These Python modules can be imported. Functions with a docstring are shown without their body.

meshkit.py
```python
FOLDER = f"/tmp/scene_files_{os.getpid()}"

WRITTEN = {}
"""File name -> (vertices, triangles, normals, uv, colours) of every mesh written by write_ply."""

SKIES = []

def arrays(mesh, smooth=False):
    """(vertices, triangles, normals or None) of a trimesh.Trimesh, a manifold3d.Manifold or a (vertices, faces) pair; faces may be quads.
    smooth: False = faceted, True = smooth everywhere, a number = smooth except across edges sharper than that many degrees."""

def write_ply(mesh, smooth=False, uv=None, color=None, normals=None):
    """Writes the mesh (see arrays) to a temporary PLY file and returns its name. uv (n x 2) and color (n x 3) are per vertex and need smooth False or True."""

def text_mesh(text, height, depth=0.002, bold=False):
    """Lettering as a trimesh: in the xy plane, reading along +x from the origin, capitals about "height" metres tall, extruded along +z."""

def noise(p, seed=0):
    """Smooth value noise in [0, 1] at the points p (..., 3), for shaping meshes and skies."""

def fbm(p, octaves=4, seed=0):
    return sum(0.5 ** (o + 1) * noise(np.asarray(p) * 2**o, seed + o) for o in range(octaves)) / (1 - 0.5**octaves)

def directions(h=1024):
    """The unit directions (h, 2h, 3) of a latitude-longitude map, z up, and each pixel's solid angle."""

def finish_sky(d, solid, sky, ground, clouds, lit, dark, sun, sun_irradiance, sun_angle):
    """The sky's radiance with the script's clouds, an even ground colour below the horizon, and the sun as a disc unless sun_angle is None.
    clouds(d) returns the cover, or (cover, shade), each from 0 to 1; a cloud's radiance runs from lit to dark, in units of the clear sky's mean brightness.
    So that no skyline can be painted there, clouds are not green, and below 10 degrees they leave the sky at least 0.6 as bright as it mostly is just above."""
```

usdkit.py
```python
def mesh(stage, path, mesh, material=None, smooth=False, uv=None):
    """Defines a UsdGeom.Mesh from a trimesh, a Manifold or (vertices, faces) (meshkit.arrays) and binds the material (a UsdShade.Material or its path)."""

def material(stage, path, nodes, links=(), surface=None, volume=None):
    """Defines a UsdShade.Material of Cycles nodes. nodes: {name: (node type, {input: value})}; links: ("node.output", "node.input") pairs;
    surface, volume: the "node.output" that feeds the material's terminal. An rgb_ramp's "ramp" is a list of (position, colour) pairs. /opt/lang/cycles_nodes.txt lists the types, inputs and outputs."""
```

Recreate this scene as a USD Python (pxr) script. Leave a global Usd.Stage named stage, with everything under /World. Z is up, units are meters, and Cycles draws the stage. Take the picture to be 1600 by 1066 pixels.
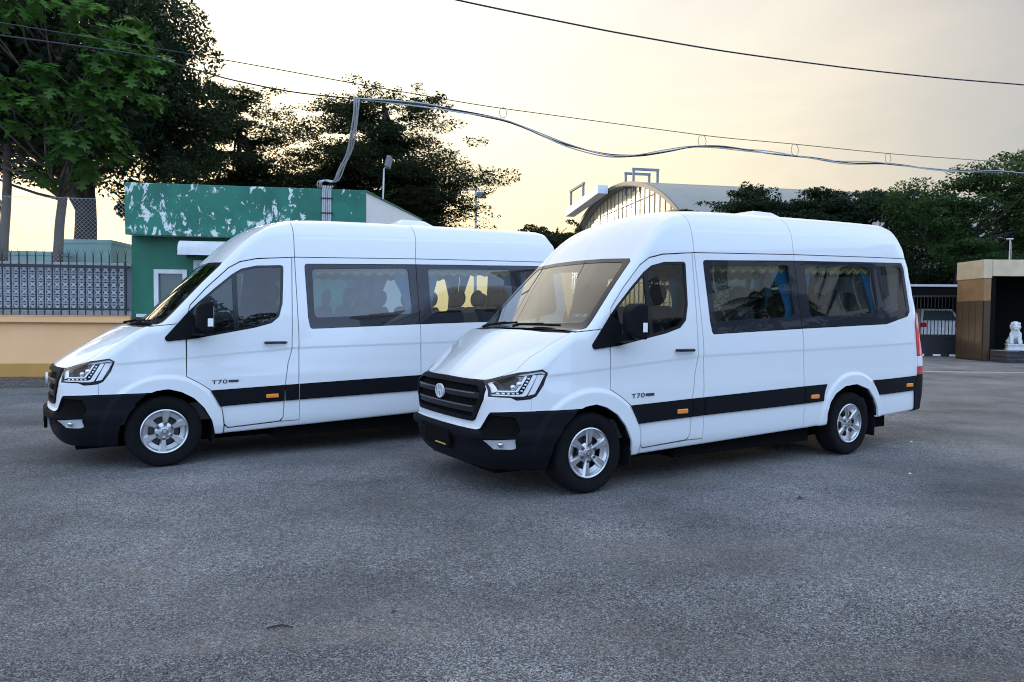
import math, random
import numpy as np, trimesh, manifold3d as m3, shapely
from shapely.geometry import Polygon, LineString, box as sbox
from pxr import Usd, UsdGeom, UsdLux, UsdShade, Sdf, Gf, Vt
import usdkit, meshkit
random.seed(7); RNG = np.random.default_rng(11)
stage = Usd.Stage.CreateInMemory()
UsdGeom.SetStageUpAxis(stage, 'Z'); UsdGeom.SetStageMetersPerUnit(stage, 1.0)
UsdGeom.Xform.Define(stage, '/World'); UsdGeom.Scope.Define(stage, '/World/Looks')

# ------------------------------------------------------------------ camera, sky, sun, exposure
CAM_F, CAM_H, PITCH, ROLL = 1129.4, 1.549, -.03609, .00822       # focal length in pixels of a 1600 wide picture
def cam_axes():
    cr, sr, c, s = math.cos(ROLL), math.sin(ROLL), math.cos(PITCH), math.sin(PITCH)
    r0, u0, f = np.array([1., 0, 0]), np.array([0, -s, c]), np.array([0, c, s])
    return r0 * cr + u0 * sr, -r0 * sr + u0 * cr, f
_r, _u, _f = cam_axes()
camera = UsdGeom.Camera.Define(stage, '/World/camera')
camera.CreateHorizontalApertureAttr(36.0); camera.CreateVerticalApertureAttr(36.0 * 682 / 1024)
camera.CreateFocalLengthAttr(CAM_F / 1600 * 36.0); camera.CreateClippingRangeAttr(Gf.Vec2f(.05, 2000))
camera.CreateExposureAttr(0.98)
UsdGeom.Xformable(camera).AddTransformOp().Set(Gf.Matrix4d(*_r, 0, *_u, 0, *(-_f), 0, 0, 0, CAM_H, 1))
SUN_EL, SUN_AZ = math.radians(9.0), math.atan2(-.42, 1.0)             # behind the trees on the left
SUN_DIR = np.array([math.sin(SUN_AZ) * math.cos(SUN_EL), math.cos(SUN_AZ) * math.cos(SUN_EL), math.sin(SUN_EL)])
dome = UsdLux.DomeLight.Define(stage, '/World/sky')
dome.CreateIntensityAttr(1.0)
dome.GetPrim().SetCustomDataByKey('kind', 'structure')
sky_look = usdkit.material(stage, '/World/Looks/sky_look', {
    'sky': ('sky_texture', {'sky_type': 'single_scattering', 'sun_disc': False, 'sun_elevation': SUN_EL, 'sun_rotation': SUN_AZ, 'aerosol_density': 2.0}),
    'co': ('texture_coordinate', {}),
    'map': ('mapping', {'mapping_type': 'point', 'scale': (1.6, 1.6, 5.0)}),
    'no': ('noise_texture', {'scale': 1.3, 'detail': 6, 'roughness': .55, 'distortion': .6}),
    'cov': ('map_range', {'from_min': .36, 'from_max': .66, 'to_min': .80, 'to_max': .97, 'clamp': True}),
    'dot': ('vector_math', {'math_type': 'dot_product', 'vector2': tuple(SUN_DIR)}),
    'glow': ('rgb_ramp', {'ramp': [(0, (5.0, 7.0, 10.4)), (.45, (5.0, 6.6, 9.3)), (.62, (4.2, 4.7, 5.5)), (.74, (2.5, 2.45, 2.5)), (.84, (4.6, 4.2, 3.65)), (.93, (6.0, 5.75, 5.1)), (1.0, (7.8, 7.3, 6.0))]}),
    'half': ('map_range', {'from_min': -1, 'from_max': 1, 'to_min': 0, 'to_max': 1, 'clamp': True}),
    'shade': ('map_range', {'from_min': .35, 'from_max': .7, 'to_min': .91, 'to_max': 1.08, 'clamp': True}),
    'mul': ('vector_math', {'math_type': 'scale'}), 'xyz': ('separate_xyz', {}), 'low': ('rgb_ramp', {'ramp': [(0, (1.0, .72, .42)), (.12, (1.0, .86, .60)), (.24, (1, .95, .80)), (.42, (1, 1, 1)), (1, (1, 1, 1))]}), 'warm': ('mix', {'mix_type': 'multiply'}), 'near': ('map_range', {'from_min': .76, 'from_max': .93, 'to_min': 0, 'to_max': 1, 'clamp': True}),
    'mix': ('mix', {'mix_type': 'mix'}),
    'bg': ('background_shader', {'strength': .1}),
}, [('co.generated', 'map.vector'), ('map.vector', 'no.vector'), ('no.fac', 'cov.value'), ('cov.result', 'mix.fac'), ('co.generated', 'dot.vector1'), ('dot.value', 'half.value'),
    ('half.result', 'glow.fac'), ('no.fac', 'shade.value'), ('glow.color', 'mul.vector1'), ('shade.result', 'mul.scale'), ('sky.color', 'mix.color1'), ('mul.vector', 'warm.color1'), ('co.generated', 'xyz.vector'), ('xyz.z', 'low.fac'), ('low.color', 'warm.color2'), ('half.result', 'near.value'), ('near.result', 'warm.fac'), ('warm.color', 'mix.color2'),
    ('mix.color', 'bg.color')], surface='bg.background')
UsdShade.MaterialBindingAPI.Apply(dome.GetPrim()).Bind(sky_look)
sun = UsdLux.DistantLight.Define(stage, '/World/sun')
sun.CreateNormalizeAttr(True); sun.CreateIntensityAttr(.30); sun.CreateAngleAttr(14.0); sun.CreateColorAttr(Gf.Vec3f(1, .86, .66))
UsdGeom.Xformable(sun).AddTransformOp().Set(Gf.Matrix4d(Gf.Rotation(Gf.Vec3d(0, 0, 1), Gf.Vec3d(*SUN_DIR)), Gf.Vec3d(0)))

# ------------------------------------------------------------------ helpers
USED = {}
def fresh(parent, name):
    k = USED.get((parent, name), 0); USED[(parent, name)] = k + 1
    return f'{parent}/{name}' + (f'_{k:03d}' if k else '')
def prim_path(o):
    return o if isinstance(o, str) else str(o.GetPath()) if hasattr(o, 'GetPath') else str(o.GetPrim().GetPath())
def tag(o, label=None, cat=None, group=None, kind=None):
    p = o if isinstance(o, Usd.Prim) else o.GetPrim()
    for k, v in (('label', label), ('category', cat), ('group', group), ('kind', kind)):
        if v: p.SetCustomDataByKey(k, v)
    return p
def thing(name, label=None, cat=None, loc=(0, 0, 0), rz=0, group=None, kind=None):
    x = UsdGeom.Xform.Define(stage, fresh('/World', name)); x.AddTranslateOp().Set(Gf.Vec3d(*map(float, loc)))
    if rz: x.AddRotateZOp().Set(math.degrees(rz))
    return tag(x, label, cat, group, kind)
def arr(mesh):
    if hasattr(mesh, 'to_mesh'):
        q = mesh.to_mesh(); return np.array(q.vert_properties[:, :3], float), np.array(q.tri_verts)
    if isinstance(mesh, (tuple, list)):
        return np.asarray(mesh[0], float), np.asarray(mesh[1], int)
    return np.array(mesh.vertices), np.array(mesh.faces)
def put_raw(path, v, f, n, mat):
    m = UsdGeom.Mesh.Define(stage, path)
    m.CreatePointsAttr(Vt.Vec3fArray.FromNumpy(np.ascontiguousarray(v, np.float32)))
    m.CreateFaceVertexCountsAttr(Vt.IntArray.FromNumpy(np.full(len(f), f.shape[1], np.int32)))
    m.CreateFaceVertexIndicesAttr(Vt.IntArray.FromNumpy(np.ascontiguousarray(f, np.int32).ravel()))
    m.CreateSubdivisionSchemeAttr('none')
    if n is not None:
        m.CreateNormalsAttr(Vt.Vec3fArray.FromNumpy(np.ascontiguousarray(n, np.float32))); m.SetNormalsInterpolation('vertex')
    UsdShade.MaterialBindingAPI.Apply(m.GetPrim()).Bind(mat)
    return m.GetPrim()
def obj(name, mesh, mat, parent='/World', smooth=False, **kw):
    path = fresh(prim_path(parent), name)
    if smooth is False or smooth is None:
        v, f = arr(mesh); p = put_raw(path, v, f, None, mat)
    else:
        p = usdkit.mesh(stage, path, mesh, mat, smooth=smooth).GetPrim()
    return tag(p, **kw) if kw else p
def cat_(parts):
    V, F, n = [], [], 0
    for m in parts:
        v, f = arr(m)
        if f.shape[1] == 4: f = np.vstack([f[:, [0, 1, 2]], f[:, [0, 2, 3]]])
        V.append(v); F.append(f + n); n += len(v)
    return np.vstack(V), np.vstack(F)
def bx(x0, x1, y0, y1, z0, z1):
    v = np.array([(x, y, z) for x in (x0, x1) for y in (y0, y1) for z in (z0, z1)], float)
    f = np.array([(0, 1, 3), (0, 3, 2), (4, 6, 7), (4, 7, 5), (0, 4, 5), (0, 5, 1), (2, 3, 7), (2, 7, 6), (0, 2, 6), (0, 6, 4), (1, 5, 7), (1, 7, 3)])
    return v, f
def bevel_box(x0, x1, y0, y1, z0, z1, b=.01):
    P = []
    for x, sx in ((x0, 1), (x1, -1)):
        for y, sy in ((y0, 1), (y1, -1)):
            for z, sz in ((z0, 1), (z1, -1)):
                P += [(x, y + sy * b, z + sz * b), (x + sx * b, y, z + sz * b), (x + sx * b, y + sy * b, z)]
    return m3.Manifold.hull_points(np.array(P, float))
def tube(pts, r, sides=8, caps=True):
    p = np.asarray(pts, float); r = np.broadcast_to(np.asarray(r, float), (len(p),))
    t = np.gradient(p, axis=0); t /= np.linalg.norm(t, axis=1, keepdims=True) + 1e-12
    a = np.cross(t, np.where(np.abs(t[:, 2:]) < .9, [0, 0, 1.], [1., 0, 0])); a /= np.linalg.norm(a, axis=1, keepdims=True) + 1e-12
    b = np.cross(t, a); ang = np.arange(sides) * 2 * np.pi / sides
    v = p[:, None] + r[:, None, None] * (np.cos(ang)[None, :, None] * a[:, None] + np.sin(ang)[None, :, None] * b[:, None])
    i, j = np.meshgrid(np.arange(len(p) - 1), np.arange(sides), indexing='ij')
    q = np.stack([i * sides + j, i * sides + (j + 1) % sides, (i + 1) * sides + (j + 1) % sides, (i + 1) * sides + j], -1).reshape(-1, 4)
    f = np.vstack([q[:, [0, 1, 2]], q[:, [0, 2, 3]]]); v = v.reshape(-1, 3)
    if caps:
        n = len(v); v = np.vstack([v, p[0], p[-1]]); k = np.arange(sides); e = (len(p) - 1) * sides
        f = np.vstack([f, np.c_[k * 0 + n, (k + 1) % sides, k], np.c_[k * 0 + n + 1, e + k, e + (k + 1) % sides]])
    return v, f
def lathe(profile, n=48, axis='y'):
    """profile: (radius, height) pairs, open or closed; revolves about an axis"""
    pr = np.asarray(profile, float); a = np.arange(n) * 2 * np.pi / n
    v = np.stack([pr[:, None, 0] * np.cos(a), np.repeat(pr[:, 1:2], n, 1), pr[:, None, 0] * np.sin(a)], -1).reshape(-1, 3)
    i, j = np.meshgrid(np.arange(len(pr) - 1), np.arange(n), indexing='ij')
    q = np.stack([i * n + j, (i + 1) * n + j, (i + 1) * n + (j + 1) % n, i * n + (j + 1) % n], -1).reshape(-1, 4)
    if axis == 'z': v = v[:, [0, 2, 1]] * [1, -1, 1]
    return v, np.vstack([q[:, [0, 1, 2]], q[:, [0, 2, 3]]])
def xf(mesh, loc=(0, 0, 0), rz=0, ry=0, rx=0, s=1):
    v, f = arr(mesh); R = trimesh.transformations.euler_matrix(rx, ry, rz)[:3, :3]
    return (v * s) @ R.T + np.asarray(loc, float), f
def cs(poly):
    return m3.CrossSection([np.array(g.exterior.coords)[:-1] for g in getattr(poly, 'geoms', [poly])] + [np.array(h.coords)[:-1] for g in getattr(poly, 'geoms', [poly]) for h in g.interiors], m3.FillRule.EvenOdd)
def prism_y(poly, y0, y1):                      # a polygon in (x, z) drawn out along y
    return m3.Manifold.extrude(cs(poly), y1 - y0).rotate((90, 0, 0)).translate((0, y1, 0))
def prism_x(poly, x0, x1):                      # a polygon in (y, z) drawn out along x
    return m3.Manifold.extrude(cs(poly), x1 - x0).transform(np.array([[0, 0, 1, x0], [1, 0, 0, 0], [0, 1, 0, 0]], float))
def prism_z(poly, z0, z1):
    return m3.Manifold.extrude(cs(poly), z1 - z0).translate((0, 0, z0))
def rnd(pts, r):
    return Polygon(pts).buffer(-r, quad_segs=6).buffer(r, quad_segs=6) if r else Polygon(pts)

def look(name, color, rough=.5, metal=0., coat=0., spec=.5, vary=0., vscale=3., bump=0., bscale=40., dark=None, detail=4, coat_rough=.03, space='object', island=0., emit=None):
    """A principled look; colour varies by noise (vary, or towards the colour dark), with fine relief"""
    N = {'p': ('principled_bsdf', dict(base_color=color, roughness=rough, metallic=metal, coat_weight=coat, coat_roughness=coat_rough, specular_ior_level=spec))}; Lk = []
    if emit: N['p'][1].update(emission_color=emit[0], emission_strength=emit[1])
    if vary or dark or bump or island:
        N['c'] = ('texture_coordinate', {}) if space == 'object' else ('geometry', {})
        src = 'c.object' if space == 'object' else 'c.position'
    if vary or dark:
        N['n'] = ('noise_texture', dict(scale=vscale, detail=detail, roughness=.6)); Lk.append((src, 'n.vector'))
        lo = dark if dark else tuple(c * (1 - vary) for c in color); hi = color if dark else tuple(min(1, c * (1 + vary)) for c in color)
        N['r'] = ('rgb_ramp', {'ramp': [(.3, lo), (.7, hi)]}); Lk += [('n.fac', 'r.fac')]
        out = 'r.color'
        if island:
            N['g'] = ('geometry', {}); N['h'] = ('hsv', {}); N['mr'] = ('map_range', dict(from_min=0, from_max=1, to_min=1 - island, to_max=1 + island))
            Lk += [('g.random_per_island', 'mr.value'), ('mr.result', 'h.value'), ('r.color', 'h.color')]; out = 'h.color'
        Lk.append((out, 'p.base_color'))
    if bump:
        N['bn'] = ('noise_texture', dict(scale=bscale, detail=3)); N['b'] = ('bump', dict(strength=.6, distance=bump))
        Lk += [(src, 'bn.vector'), ('bn.fac', 'b.height'), ('b.normal', 'p.normal')]
    return usdkit.material(stage, '/World/Looks/' + name, N, Lk, surface='p.BSDF')
def pane(name, tint, rough=0.0, f0=.05, power=5.0):
    return usdkit.material(stage, '/World/Looks/' + name, {'t': ('transparent_bsdf', dict(color=tint)), 'g': ('glossy_bsdf', dict(color=(1, 1, 1), roughness=rough)), 'w': ('layer_weight', dict(blend=.5)),
        'p': ('math', dict(math_type='power', value2=power)), 'f': ('math', dict(math_type='multiply_add', value2=1 - f0, value3=f0)), 'm': ('mix_closure', {})},
        [('w.facing', 'p.value1'), ('p.value', 'f.value1'), ('f.value', 'm.fac'), ('t.BSDF', 'm.closure1'), ('g.BSDF', 'm.closure2')], surface='m.closure')
# ---- the van's outer skin as an implicit function (metres; x forward from the front axle, y to the van's left, z up)
from scipy.interpolate import PchipInterpolator, RegularGridInterpolator
from scipy.ndimage import gaussian_filter, gaussian_filter1d, map_coordinates
from scipy.spatial import cKDTree
def curve(pts, lo, hi, n=1200, blur=0.02):
    pts = np.array(sorted(pts)); xs = np.linspace(lo, hi, n)
    ys = PchipInterpolator(pts[:, 0], pts[:, 1], extrapolate=True)(np.clip(xs, pts[0, 0], pts[-1, 0]))
    if blur: ys = gaussian_filter1d(ys, blur / (hi - lo) * n, mode='nearest')
    return lambda x: np.interp(x, xs, ys)
TOP = curve([(1.2, .80), (1.0, .93), (.95, .965), (.92, .995), (.88, 1.03), (.82, 1.075), (.7, 1.16), (.59, 1.232), (.45, 1.318), (.36, 1.37), (.27, 1.41), (.2, 1.428), (.13, 1.436), (.07, 1.47),
             (0, 1.535), (-.1, 1.64), (-.3, 1.85), (-.55, 2.10), (-.7, 2.262), (-.8, 2.36), (-.95, 2.475), (-1.1, 2.555), (-1.24, 2.602), (-1.45, 2.645), (-1.8, 2.672),
             (-2.8, 2.705), (-4, 2.735), (-5, 2.75), (-5.6, 2.752)], -5.7, 1.3, 1400, .025)
SEC = curve([(0, .86), (.2, .915), (.30, .945), (.40, .985), (.6, 1.0), (.9, 1.0), (1.2, .985), (1.3, .975), (2.08, .85), (2.17, .836), (2.45, .765), (2.6, .70), (2.8, .60)], 0, 2.9, 600, .03)
CROWN = curve([(1.2, .18), (.75, .17), (.55, .13), (.4, .09), (.25, .05), (.12, .02), (-.5, .02), (-.9, .06), (-1.4, .12), (-2, .14), (-5.6, .14)], -5.7, 1.3, 1400, .05)
NOSE = curve([(0, .80), (.2, .84), (.27, .90), (.34, .94), (.40, .952), (.455, .958), (.50, .990), (.552, .996), (.574, .978), (.595, .95), (.66, .945), (.95, .950), (1.2, .950), (2.8, .95)], 0, 2.9, 900, .008)
TAIL = curve([(0, 5.20), (.4, 5.22), (.9, 5.235), (1.5, 5.195), (2.2, 5.13), (2.5, 5.08), (2.7, 5.03), (2.9, 5.0)], 0, 2.9, 600, .03)
def _plan():
    a = np.array([(0, 1.0), (.2, .992), (.43, .955), (.65, .888), (.76, .83), (.84, .755), (.885, .68), (.917, .56), (.938, .40), (.95, .2), (.953, 0)])
    s = np.r_[0, np.cumsum(np.hypot(*np.diff(a, axis=0).T))]
    t = np.linspace(0, s[-1], 300)
    fx, fy = PchipInterpolator(s, a[:, 0])(t), PchipInterpolator(s, a[:, 1])(t)
    rear = PchipInterpolator([-7, -5.2, -4.8, -4.2, -.001], [.90, .93, .97, 1.0, 1.0])
    xr = np.linspace(-7, -.01, 700)
    half = np.vstack([np.c_[xr, rear(xr)], np.c_[fx, fy]])
    gx, gy = np.arange(-6.0, 1.4, .01), np.arange(-.2, 1.5, .01)
    X, Y = np.meshgrid(gx, gy, indexing='ij')
    d, _ = cKDTree(np.vstack([half, half * [1, -1]])).query(np.c_[X.ravel(), Y.ravel()])
    inside = (X < .953) & (np.abs(Y) < np.interp(X, half[:, 0], half[:, 1]))
    g = gaussian_filter(np.where(inside, -1, 1) * d.reshape(X.shape), 2.5)
    return RegularGridInterpolator((gx, gy), g, bounds_error=False, fill_value=None)
PLAN = _plan()
def sstep(a, b, x):
    t = np.clip((x - a) / (b - a), 0, 1); return t * t * (3 - 2 * t)
def smax(a, b, k):
    h = np.clip(k - np.abs(a - b), 0, None) / k; return np.maximum(a, b) + h * h * k * .25
def body(p):
    x, y, z = p[..., 0], np.abs(p[..., 1]), p[..., 2]
    front = sstep(0, .4, x)
    xs = x + (.95 - NOSE(z)) * front
    sec = SEC(z)
    side = PLAN(np.stack([np.clip(xs, -5.99, 1.38), np.clip(y + 1.0 - sec, -.19, 1.48)], -1)).reshape(x.shape)
    side = side + np.maximum(xs - 1.38, 0)
    # pressed lines, wheel-arch flares and the bumper's bulge
    b = 0
    for cx in (0.0, -3.67):
        r = np.hypot(x - cx, (z - (.36 if cx == 0 else .38)) * 1.02)
        b = b + .022 * (1 - sstep(.535, .585, r)) * (1 - sstep(.9, 1.0, z))
    line = 1.10 - .0 * x + np.where(x > -1.3, (-.2 - x) * .075, .0825 + (-1.3 - x) * .02)
    b = b - .007 * (1 - sstep(line - .03, line, z)) * sstep(.86, 1.0, z) * (1 - sstep(.35, .6, x)) * sstep(-5, -4.9, x)
    b = b - .006 * sstep(.80, .83, z - .006 * (-x)) * sstep(-1.3, -1.36, x) * 0
    rl = 2.37 - .045 * (x + 1.3)
    b = b - .006 * sstep(rl, rl + .03, z) * sstep(-1.25, -1.4, x)
    b = b + .018 * (1 - sstep(.735, .75, z + .0 * x)) * sstep(.12, .2, x) * (1 - sstep(.55, .85, x))
    side = side - b
    top = z - TOP(x + .085 * y * y) + CROWN(x) * y * y
    slope = (TOP(x + .02) - TOP(x - .02)) / .04
    top = top / np.sqrt(1 + slope * slope)
    kt = .07 + .10 * sstep(-.9, -1.6, x)
    f = smax(side, top, kt)
    f = smax(f, (-x) - TAIL(z), .13)
    zb = np.where(x > -.5, .285, .285 - .031 * (x + .5))
    zb = np.where(x > .1, .285 - .05 * sstep(.1, .3, x), zb)
    return smax(f, zb - z, .03)
def grad(p, e=.004):
    p = np.asarray(p, float); g = np.empty_like(p)
    for k in range(3):
        d = np.zeros(3); d[k] = e
        g[..., k] = body(p + d) - body(p - d)
    return g / np.maximum(np.linalg.norm(g, axis=-1, keepdims=True), 1e-9)
def on_side(x, z, sign=1):
    """y of the skin at the side point (x, z)"""
    x, z = np.broadcast_arrays(np.asarray(x, float), np.asarray(z, float))
    lo, hi = np.full(x.shape, .2), np.full(x.shape, 1.3)
    for _ in range(24):
        m = (lo + hi) / 2; inside = body(np.stack([x, m, z], -1)) < 0
        lo, hi = np.where(inside, m, lo), np.where(inside, hi, m)
    return sign * lo
def on_front(y, z):
    """x of the skin at the front point (y, z)"""
    y, z = np.broadcast_arrays(np.asarray(y, float), np.asarray(z, float))
    lo, hi = np.full(y.shape, -2.0), np.full(y.shape, 1.3)
    for _ in range(26):
        m = (lo + hi) / 2; inside = body(np.stack([m, y, z], -1)) < 0
        lo, hi = np.where(inside, m, lo), np.where(inside, hi, m)
    return lo
# ------------------------------------------------------------------ the van
PAINT = look('white_paint', (.70, .72, .74), rough=.35, coat=1.0, coat_rough=.015)
BLACK_PLASTIC = look('black_plastic', (.0035, .0038, .006), rough=.6, spec=.12, bump=.0006, bscale=500)
BLACK_TRIM = look('gloss_black_trim', (.008, .008, .010), rough=.12)
RUBBER = look('tyre_rubber', (.005, .005, .006), rough=.85, spec=.15, vary=.3, vscale=12)
ALLOY = look('alloy_metal', (.70, .70, .72), rough=.28, metal=1.0)
ALLOY_DARK = look('alloy_dark', (.10, .10, .11), rough=.4, metal=.8)
CHROME = look('chrome', (.85, .85, .86), rough=.07, metal=1.0)
REFLECT = look('lamp_reflector', (.66, .68, .71), rough=.22, metal=.2)
LINING = look('cabin_lining', (.055, .058, .062), rough=.8)
TRIM_GREY = look('dashboard_grey', (.045, .045, .05), rough=.7)
SEAT_CLOTH = look('seat_cloth', (.028, .028, .032), rough=.9, vary=.3, vscale=60)
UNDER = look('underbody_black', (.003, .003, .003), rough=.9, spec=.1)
AMBER = look('amber_lens', (.75, .22, .02), rough=.15, coat=1)
RED = look('red_lens', (.42, .012, .018), rough=.12, coat=1)
WHITE_LENS = look('white_lens', (.75, .75, .76), rough=.12, coat=1)
LED = look('lamp_strip', (.85, .86, .88), rough=.25)
BADGE = look('badge_ink', (.03, .032, .04), rough=.35)
STICKER = look('white_sticker', (.8, .8, .8), rough=.5)
CURTAIN = usdkit.material(stage, '/World/Looks/blue_curtain', {'d': ('diffuse_bsdf', dict(color=(.07, .33, .55))), 't': ('translucent_bsdf', dict(color=(.10, .42, .66))), 'm': ('mix_closure', dict(fac=.5))}, [('d.BSDF', 'm.closure1'), ('t.BSDF', 'm.closure2')], surface='m.closure')
VALANCE = usdkit.material(stage, '/World/Looks/cream_valance', {'d': ('diffuse_bsdf', dict(color=(.46, .44, .28))), 't': ('translucent_bsdf', dict(color=(.55, .52, .32))), 'm': ('mix_closure', dict(fac=.5))}, [('d.BSDF', 'm.closure1'), ('t.BSDF', 'm.closure2')], surface='m.closure')
GOLD = look('gold_fringe', (.55, .36, .09), rough=.8)
BLUE_ST = look('blue_sticker', (.06, .18, .55), rough=.5)
CLEAR = pane('side_glass', (.62, .72, .74), f0=.13)
DOOR_GLASS = pane('door_glass', (.40, .44, .45), f0=.08)
SCREEN = pane('windscreen_glass', (.42, .50, .55), f0=.13, power=3.4)
COVER = pane('lamp_cover', (.97, .97, .98), f0=.035)
FRIT = look('window_frit', (.012, .013, .017), rough=.02, spec=.55)

def skin_grid(off, nx, nt):
    """the closed skin body = off as a Manifold, cast outwards from a spine inside the van"""
    A, B, zc = .22, -4.55, .97
    xs = [np.linspace(B, A, 400)]
    w = 1 + 1.2 * (np.abs(xs[0]) < .62) + 1.2 * (np.abs(xs[0] + 3.67) < .62)
    cw = np.r_[0, np.cumsum((w[1:] + w[:-1]) / 2)]; xm = np.interp(np.linspace(0, cw[-1], nx), cw, xs[0])
    # section angles, evenly along the outline, denser low on the sides
    oy, oz = [], []
    for a, b in (((0, -.69), (.98, -.69)), ((.98, -.69), (.98, .45)), ((.98, .45), (.66, 1.62)), ((.66, 1.62), (0, 1.75))):
        t = np.linspace(0, 1, 200)[:-1]; oy += list(a[0] + (b[0] - a[0]) * t); oz += list(a[1] + (b[1] - a[1]) * t)
    oy, oz = np.array(oy + [0]), np.array(oz + [1.75])
    d = np.hypot(np.diff(oy), np.diff(oz)) * np.where((oy[1:] > .9) & (oz[1:] > -.68), 1.6, np.where(oz[1:] < -.6, .35, 1))
    cd = np.r_[0, np.cumsum(d)]; h = nt // 2
    ay, az = np.interp(np.linspace(0, cd[-1], h + 1), cd, oy), np.interp(np.linspace(0, cd[-1], h + 1), cd, oz)
    ring = np.vstack([np.c_[ay, az], np.c_[-ay[-2:0:-1], az[-2:0:-1]]]); ring /= np.linalg.norm(ring, axis=1, keepdims=True)
    nf, nr = max(12, int(nx * .36)), max(8, nx // 10)
    O, D = [], []
    for k in range(1, nr):                                   # rear cap, from the pole forwards
        ph = k / nr * np.pi / 2; O.append(np.tile([B, 0, zc], (len(ring), 1))); D.append(np.c_[np.full(len(ring), -np.cos(ph)), ring * np.sin(ph)])
    for x in xm: O.append(np.tile([x, 0, zc], (len(ring), 1))); D.append(np.c_[np.zeros(len(ring)), ring])
    for k in range(nf - 1, 0, -1):
        ph = k / nf * np.pi / 2; O.append(np.tile([A, 0, zc], (len(ring), 1))); D.append(np.c_[np.full(len(ring), np.cos(ph)), ring * np.sin(ph)])
    n = len(O); O, D = np.vstack(O + [[[B, 0, zc]], [[A, 0, zc]]]), np.vstack(D + [[[-1, 0, 0]], [[1, 0, 0]]])
    lo, hi = np.full(len(O), .3), np.full(len(O), 2.6)
    for _ in range(22):
        m = (lo + hi) / 2; ins = body(O + D * m[:, None]) < 0
        lo, hi = np.where(ins, m, lo), np.where(ins, hi, m)
    v = O + D * lo[:, None]
    if off: v = v + grad(v) * off
    q = len(ring); i, j = np.meshgrid(np.arange(n - 1), np.arange(q), indexing='ij')
    a, b, c, e = i * q + j, (i + 1) * q + j, (i + 1) * q + (j + 1) % q, i * q + (j + 1) % q
    f = np.vstack([np.c_[a.ravel(), b.ravel(), c.ravel()], np.c_[a.ravel(), c.ravel(), e.ravel()]])
    k = np.arange(q); f = np.vstack([f, np.c_[k * 0 + n * q, k, (k + 1) % q], np.c_[k * 0 + n * q + 1, (n - 1) * q + (k + 1) % q, (n - 1) * q + k]])
    t = trimesh.Trimesh(v, f, process=False)
    if t.volume < 0: f = f[:, ::-1]
    return m3.Manifold(m3.Mesh(np.ascontiguousarray(v, np.float32), np.ascontiguousarray(f, np.uint32)))

S_OUT, S0, S_IN, S_IN2 = skin_grid(.014, 190, 340), skin_grid(0, 270, 480), skin_grid(-.022, 130, 240), skin_grid(-.05, 110, 200)
assert all(s.status() == m3.Error.NoError for s in (S_OUT, S0, S_IN, S_IN2)), [s.status() for s in (S_OUT, S0, S_IN, S_IN2)]
SHELL, PROUD, INNER = S0 - S_IN, S_OUT - S_IN, S_IN - S_IN2

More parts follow.
